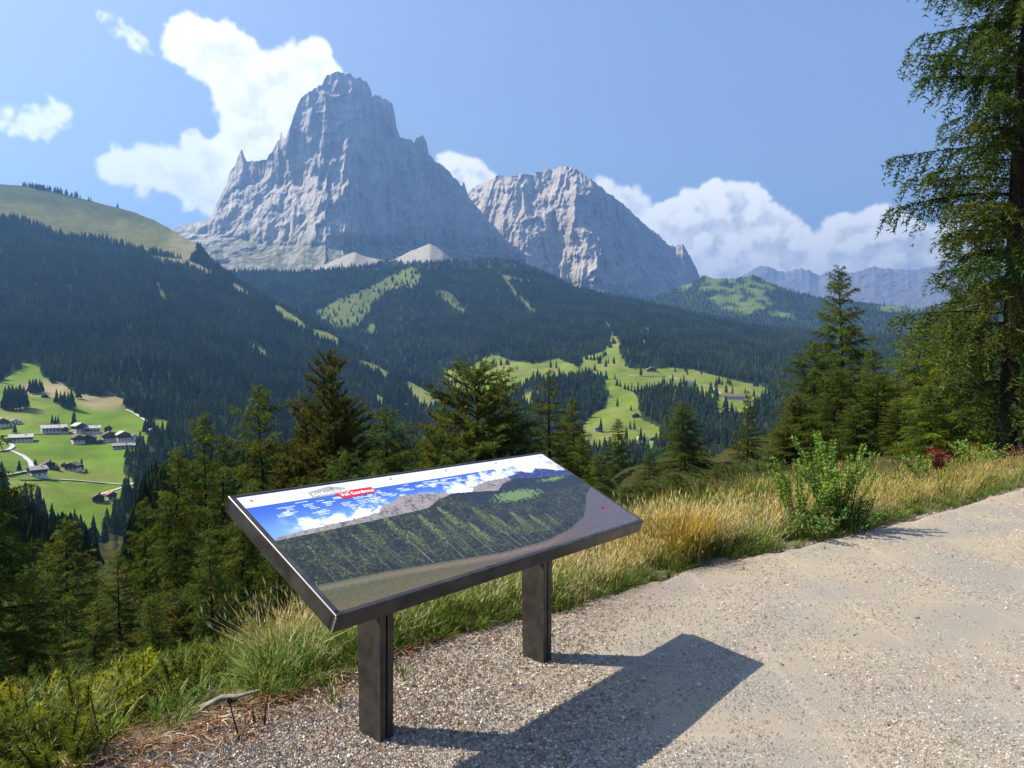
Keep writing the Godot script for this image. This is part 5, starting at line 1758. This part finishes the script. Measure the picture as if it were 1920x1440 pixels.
func verge() -> void:
	var kinds := [
		tuft_mesh(601, 18, 0.34, 0.15, Color(0.075, 0.15, 0.02), Color(0.16, 0.24, 0.04), 0.005),
		tuft_mesh(602, 16, 0.26, 0.2, Color(0.10, 0.18, 0.025), Color(0.26, 0.30, 0.07), 0.0045),
		tuft_mesh(603, 20, 0.5, 0.14, Color(0.12, 0.18, 0.03), Color(0.52, 0.40, 0.16), 0.0042, 0.5),
		tuft_mesh(604, 18, 0.42, 0.18, Color(0.11, 0.18, 0.025), Color(0.46, 0.31, 0.08), 0.0045, 0.3),
		tuft_mesh(605, 8, 0.55, 0.3, Color(0.36, 0.31, 0.16), Color(0.55, 0.47, 0.28), 0.0035, 0.8),
	]
	var pl := [[], [], [], [], []]
	var ti := [[], [], [], [], []]
	var patch := noise_of(57, 1.3, 3)
	for i in 25000:
		var az := rnd(-40, 41)
		var t := deg_to_rad(az)
		var sx := 960.0 + FOCAL * tan(t)
		var lim := edge(az)
		var wide := 0.9 if sx < 470.0 else 1.5 + 1.2 * sstep(1300.0, 1750.0, sx)
		var d := pow(rng.randf(), 1.25) * wide
		var rr := lim + d - 0.03
		var x := sin(t) * rr
		var z := -cos(t) * rr
		var n := patch.get_noise_2d(x, z)
		if n < -0.3 - 0.3 * sstep(0.1, 0.6, d):
			continue
		if sx < 480.0 and rng.randf() < 0.93:
			continue
		if sx < 640.0 and rng.randf() < 0.55:
			continue
		if sx > 1300.0 and n < 0.0 and rng.randf() < 0.35:
			continue
		if d < 0.14 and rng.randf() < 0.65:
			continue
		var gold := 0.12 * sstep(0.4, 0.9, d)
		gold = maxf(gold, 0.42 * sstep(1020.0, 1180.0, sx + n * 160.0) * sstep(1420.0, 1360.0, sx) * sstep(0.12, 0.42, d + n * 0.25))
		gold = maxf(gold, 0.42 * sstep(1380.0, 1460.0, sx) * sstep(0.3, 0.7, d + n * 0.3))
		gold = maxf(gold, 0.6 * sstep(1590.0, 1650.0, sx) * sstep(0.25, 0.75, d + n * 0.4))
		var k := 0
		if rng.randf() < gold:
			k = 2 if rng.randf() < 0.55 else 3
		else:
			k = 0 if rng.randf() < 0.5 else 1
			if rng.randf() < 0.07:
				k = 4
		if sx > 1050.0 and rng.randf() < 0.06:
			k = 4
		var s := rnd(0.5, 1.1) * (0.5 + 0.5 * sstep(0.0, 0.45, d))
		if sx < 480.0:
			s *= 0.6
		elif sx < 1060.0:
			s *= 0.85
		elif sx < 1400.0:
			s *= lerpf(0.6, 0.92, sstep(-0.2, 0.4, n))
		else:
			s *= lerpf(0.66, 0.5, sstep(1450.0, 1750.0, sx))
		pl[k].append(Transform3D((Basis(Vector3.UP, rnd(0, TAU)) * Basis(Vector3.RIGHT, rnd(-0.2, 0.2))).scaled(Vector3(s, s * rnd(0.75, 1.15), s)), Vector3(x, land(x, z) - 0.02, z)))
		var tone := rnd(0.7, 1.25)
		ti[k].append(Color(tone * rnd(0.9, 1.12), tone, tone))
	# the tall orange tussock at the bend
	for i in 60:
		var sx := rnd(1262.0, 1322.0)
		var t := atan((sx - 960.0) / FOCAL)
		var rr := edge(rad_to_deg(t)) + rnd(0.1, 0.8)
		var x := sin(t) * rr
		var z := -cos(t) * rr
		var s := rnd(0.85, 1.25)
		pl[3].append(Transform3D(Basis(Vector3.UP, rnd(0, TAU)).scaled(Vector3(s * 0.8, s, s * 0.8)), Vector3(x, land(x, z) - 0.02, z)))
		ti[3].append(Color(1.05, 0.98, 0.85) * rnd(0.7, 1.15))
	# grass thinning out down the slope
	for i in 3500:
		var az := rnd(-44, 34)
		var t := deg_to_rad(az)
		var sx := 960.0 + FOCAL * tan(t)
		var rr := edge(az) + 0.7 + pow(rng.randf(), 1.2) * (3.0 if sx > 470.0 else 7.0)
		if sx < 470.0 and rng.randf() < 0.6:
			continue
		var x := sin(t) * rr
		var z := -cos(t) * rr
		var k: int = [0, 1, 1, 3][rng.randi() % 4] if sx > 470.0 else [0, 1, 1, 0][rng.randi() % 4]
		var s := rnd(0.45, 1.0)
		pl[k].append(Transform3D(Basis(Vector3.UP, rnd(0, TAU)).scaled(Vector3(s, s, s)), Vector3(x, land(x, z) - 0.03, z)))
		var tone := rnd(0.6, 1.0)
		ti[k].append(Color(tone, tone, tone))
	var labels := ["fresh green grass along the path's edge", "short pale green grass along the path's edge", "tall golden seeding grass at the bend of the path", "ochre dry grass beside the path", "thin bleached grass stalks along the bank"]
	var names := ["green_grass", "short_grass", "golden_grass", "dry_grass", "bleached_grass"]
	for k in 5:
		stuff(names[k], kinds[k], mat.grass, pl[k], ti[k], labels[k], "grass")
	# single tufts out on the gravel
	var tufts := [[622, 1318, 0.55, "green grass tuft on the gravel left of the front post"], [755, 1270, 0.4, "green grass tuft just behind the front post"], [1395, 1072, 0.3, "small green tuft at the gravel's edge right of the board"], [1547, 1030, 0.25, "tiny green tuft on the path below the willow shrub"], [1790, 1392, 0.16, "tiny moss-green tuft at the lower right of the path"], [985, 1195, 0.5, "green leafy tuft at the back post's foot"]]
	for k in tufts:
		var o := part(self, numbered("grass_tuft"), kinds[0], mat.grass, Transform3D(Basis(Vector3.UP, rnd(0, TAU)).scaled(Vector3.ONE * k[2] * Vector3(1.3, 0.8, 1.3)), on_land(k[0], k[1]) - Vector3(0, 0.01, 0)))
		tag(o, k[3], "grass")
	# shrubs
	var at_edge := func(x: float, d: float) -> Vector3:
		var dir := ray(x, 720)
		var az := rad_to_deg(atan2(dir.x, -dir.z))
		var rr := edge(az) + d
		var q := Vector3(sin(deg_to_rad(az)) * rr, 0, -cos(deg_to_rad(az)) * rr)
		q.y = land(q.x, q.z)
		return q
	var shrubs := [
		[1570, 0.45, 0.98, 26, 0.45, 0.038, Color(0.17, 0.28, 0.035), "willow_shrub", "bright green willow shrub standing in the grass at the path's bend", "shrub"],
		[1505, 0.6, 0.75, 16, 0.36, 0.036, Color(0.16, 0.26, 0.035), "willow_shrub", "lower thin willow shrub left of the bright green one", "shrub"],
		[1600, 0.15, 0.36, 14, 0.32, 0.05, Color(0.07, 0.15, 0.02), "leafy_plant", "dark leafy weed at the path's edge below the willow shrub", "plant"],
		[1530, 0.12, 0.26, 12, 0.3, 0.05, Color(0.10, 0.18, 0.03), "leafy_plant", "broad-leaved weed left of the dark leafy weed", "plant"],
		[1757, 2.6, 0.5, 12, 0.22, 0.045, Color(0.24, 0.05, 0.035), "red_plant", "wilted red-leaved plant in the golden grass at the right", "plant"],
		[1835, 2.8, 0.42, 14, 0.4, 0.05, Color(0.16, 0.26, 0.03), "leafy_plant", "yellow-green leafy plant at the foot of the great larch", "plant"],
		[1730, 2.4, 0.4, 12, 0.4, 0.05, Color(0.14, 0.22, 0.03), "leafy_plant", "yellow-green leafy plant left of the red-leaved plant", "plant"],
		[1898, 2.9, 0.3, 8, 0.16, 0.04, Color(0.22, 0.07, 0.05), "red_plant", "small reddish plant under the great larch's trunk", "plant"],
	]
	for k in shrubs:
		var o := thing(k[7], k[8], k[9], at_edge.call(k[0], k[1]), rnd(0, TAU))
		leafy(o, 620 + int(k[0]), k[2], k[3], k[4], k[5], k[6], Color(0.12, 0.1, 0.05))
	# junipers and young larches on the bank at the lower left
	var bushes := [
		[58, 1262, 4.0, 0.62, Color(0.34, 0.32, 0.035), "yellow-green juniper bush at the lower left corner"],
		[205, 1258, 4.6, 0.7, Color(0.12, 0.15, 0.022), "green juniper bush right of the yellow one at lower left"],
		[150, 1340, 3.9, 0.5, Color(0.13, 0.14, 0.022), "low juniper bush between the yellow and the green juniper"],
		[262, 1292, 4.3, 0.45, Color(0.30, 0.30, 0.03), "small yellow-tipped juniper beside the green juniper"],
		[338, 1312, 4.2, 0.4, Color(0.10, 0.12, 0.02), "low dark juniper on the bank left of the dead branch"],
		[500, 1205, 5.2, 0.6, Color(0.2, 0.22, 0.03), "yellow-green juniper in the grass under the board's left corner"],
		[430, 1262, 4.8, 0.45, Color(0.16, 0.18, 0.025), "small juniper behind the dead branch"],
		[385, 1252, 5.2, 0.6, Color(0.12, 0.15, 0.02), "juniper bush on the bank in front of the dark larches"],
		[-20, 1330, 3.7, 0.5, Color(0.11, 0.14, 0.02), "dark juniper cut by the left edge of the view"],
		[100, 1400, 3.4, 0.35, Color(0.14, 0.16, 0.025), "low juniper sprig at the bottom left edge"],
		[560, 1195, 5.0, 0.4, Color(0.14, 0.17, 0.02), "small juniper in the grass left of the front post"],
		[300, 1250, 6.2, 0.7, Color(0.09, 0.12, 0.02), "dark juniper farther down the bank"],
		[1178, 905, 9.5, 1.0, Color(0.09, 0.12, 0.02), "green bush just behind the board's right corner"],
		[1246, 896, 11.0, 1.2, Color(0.08, 0.11, 0.02), "dark bush behind the tall orange tussock"],
		[1318, 892, 10.0, 1.1, Color(0.10, 0.13, 0.022), "green bush right of the tall orange tussock"],
		[1376, 886, 12.0, 1.2, Color(0.08, 0.11, 0.02), "dark bush left of the thin willow shrub"],
		[1212, 884, 13.5, 1.5, Color(0.09, 0.12, 0.02), "bush farther down the slope beyond the board's right corner"],
		[1292, 878, 14.5, 1.6, Color(0.08, 0.105, 0.02), "bush at the foot of the full dark larch"],
		[1425, 880, 13.0, 1.3, Color(0.09, 0.12, 0.02), "bush at the foot of the slender spruce"],
		[120, 1230, 6.0, 0.8, Color(0.10, 0.12, 0.02), "tall dark juniper behind the yellow juniper bush"],
	]
	var i := 0
	for k in bushes:
		var q := stand(k[0], k[2])
		var top := at(k[0], k[1], k[2])
		var h: float = maxf(top.y - q.y, 0.3)
		var o := thing("juniper_bush", k[5], "bush", q, rnd(0, TAU))
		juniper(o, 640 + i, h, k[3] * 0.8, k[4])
		i += 1
	# a dead branch, bleached grey, and snapped stalks at the edge of the gravel
	var s := Soup.new()
	var a := on_land(378, 1338)
	var b := on_land(486, 1322)
	s.tube([a + Vector3(0, 0.02, 0), a.lerp(b, 0.35) + Vector3(0, 0.055, 0), a.lerp(b, 0.62) + Vector3(0, 0.05, 0.01), b + Vector3(0, 0.06, 0)], [0.016, 0.014, 0.012, 0.005], 7, Color(0.42, 0.38, 0.33))
	s.tube([a.lerp(b, 0.1) + Vector3(0, 0.03, 0), a.lerp(b, 0.0) + Vector3(-0.02, -0.01, 0.06), a + Vector3(-0.06, 0.0, 0.1)], [0.012, 0.01, 0.006], 6, Color(0.34, 0.28, 0.22))
	s.tube([a.lerp(b, 0.5) + Vector3(0, 0.05, 0), a.lerp(b, 0.55) + Vector3(0.01, -0.01, 0.02)], [0.02, 0.016], 6, Color(0.05, 0.04, 0.035))
	var br := part(self, numbered("dead_branch"), s.mesh(), mat.bark)
	tag(br, "bleached grey dead branch lying at the gravel's edge, lower left", "branch")
	var stalks := [[452, 1392, 0.17, 0.05, "leaning dark dead stalk nearest the dead branch"], [494, 1360, 0.17, -0.03, "upright dark dead stalk right of the dead branch"], [481, 1366, 0.1, 0.02, "short dark dead stalk between two longer ones"], [160, 1412, 0.2, -0.05, "pale broken stalk at the lower left edge"], [198, 1416, 0.24, 0.06, "dark thin stalk leaning at the lower left"], [392, 1330, 0.16, -0.02, "pale dead stalk standing at the branch's left end"]]
	for k in stalks:
		s = Soup.new()
		s.tube([Vector3(0, -0.03, 0), Vector3(-k[3] * 0.5, k[2] * 0.5, 0.01), Vector3(-k[3], k[2], 0)], [0.005, 0.004, 0.0025], 5, Color(0.10, 0.075, 0.05) if k[4].contains("dark") else Color(0.5, 0.44, 0.32))
		var o := part(self, numbered("dead_stalk"), s.mesh(), mat.bark, Transform3D(Basis(), on_land(k[0], k[1])))
		tag(o, k[4], "stalk")
	# brown litter of needles and twigs on the gravel's rim
	s = Soup.new()
	for q in 1:
		s.tube([Vector3(-0.03, 0, 0), Vector3(0, 0.008, 0.004), Vector3(0.035, 0.002, -0.006)], [0.0018, 0.0022, 0.001], 4)
	pl = []
	ti = []
	for j in 1700:
		var az := rnd(-38, -6) if rng.randf() < 0.94 else rnd(-6, 12)
		var rr := edge(az) + rnd(-0.4, 0.35) * rng.randf()
		var t := deg_to_rad(az)
		var x := sin(t) * rr
		var z := -cos(t) * rr
		var f := rnd(0.5, 1.5)
		pl.append(Transform3D((Basis(Vector3.UP, rnd(0, TAU)) * Basis(Vector3.RIGHT, rnd(-0.4, 0.4))).scaled(Vector3.ONE * f), Vector3(x, land(x, z) + 0.012 + 0.02 * rng.randf(), z)))
		ti.append(Color(0.22, 0.11, 0.055) * rnd(0.6, 1.4) if rng.randf() < 0.75 else Color(0.45, 0.38, 0.28))
	stuff("twig_litter", s.mesh(), mat.stone, pl, ti, "brown twigs and needle litter along the gravel's rim", "litter")
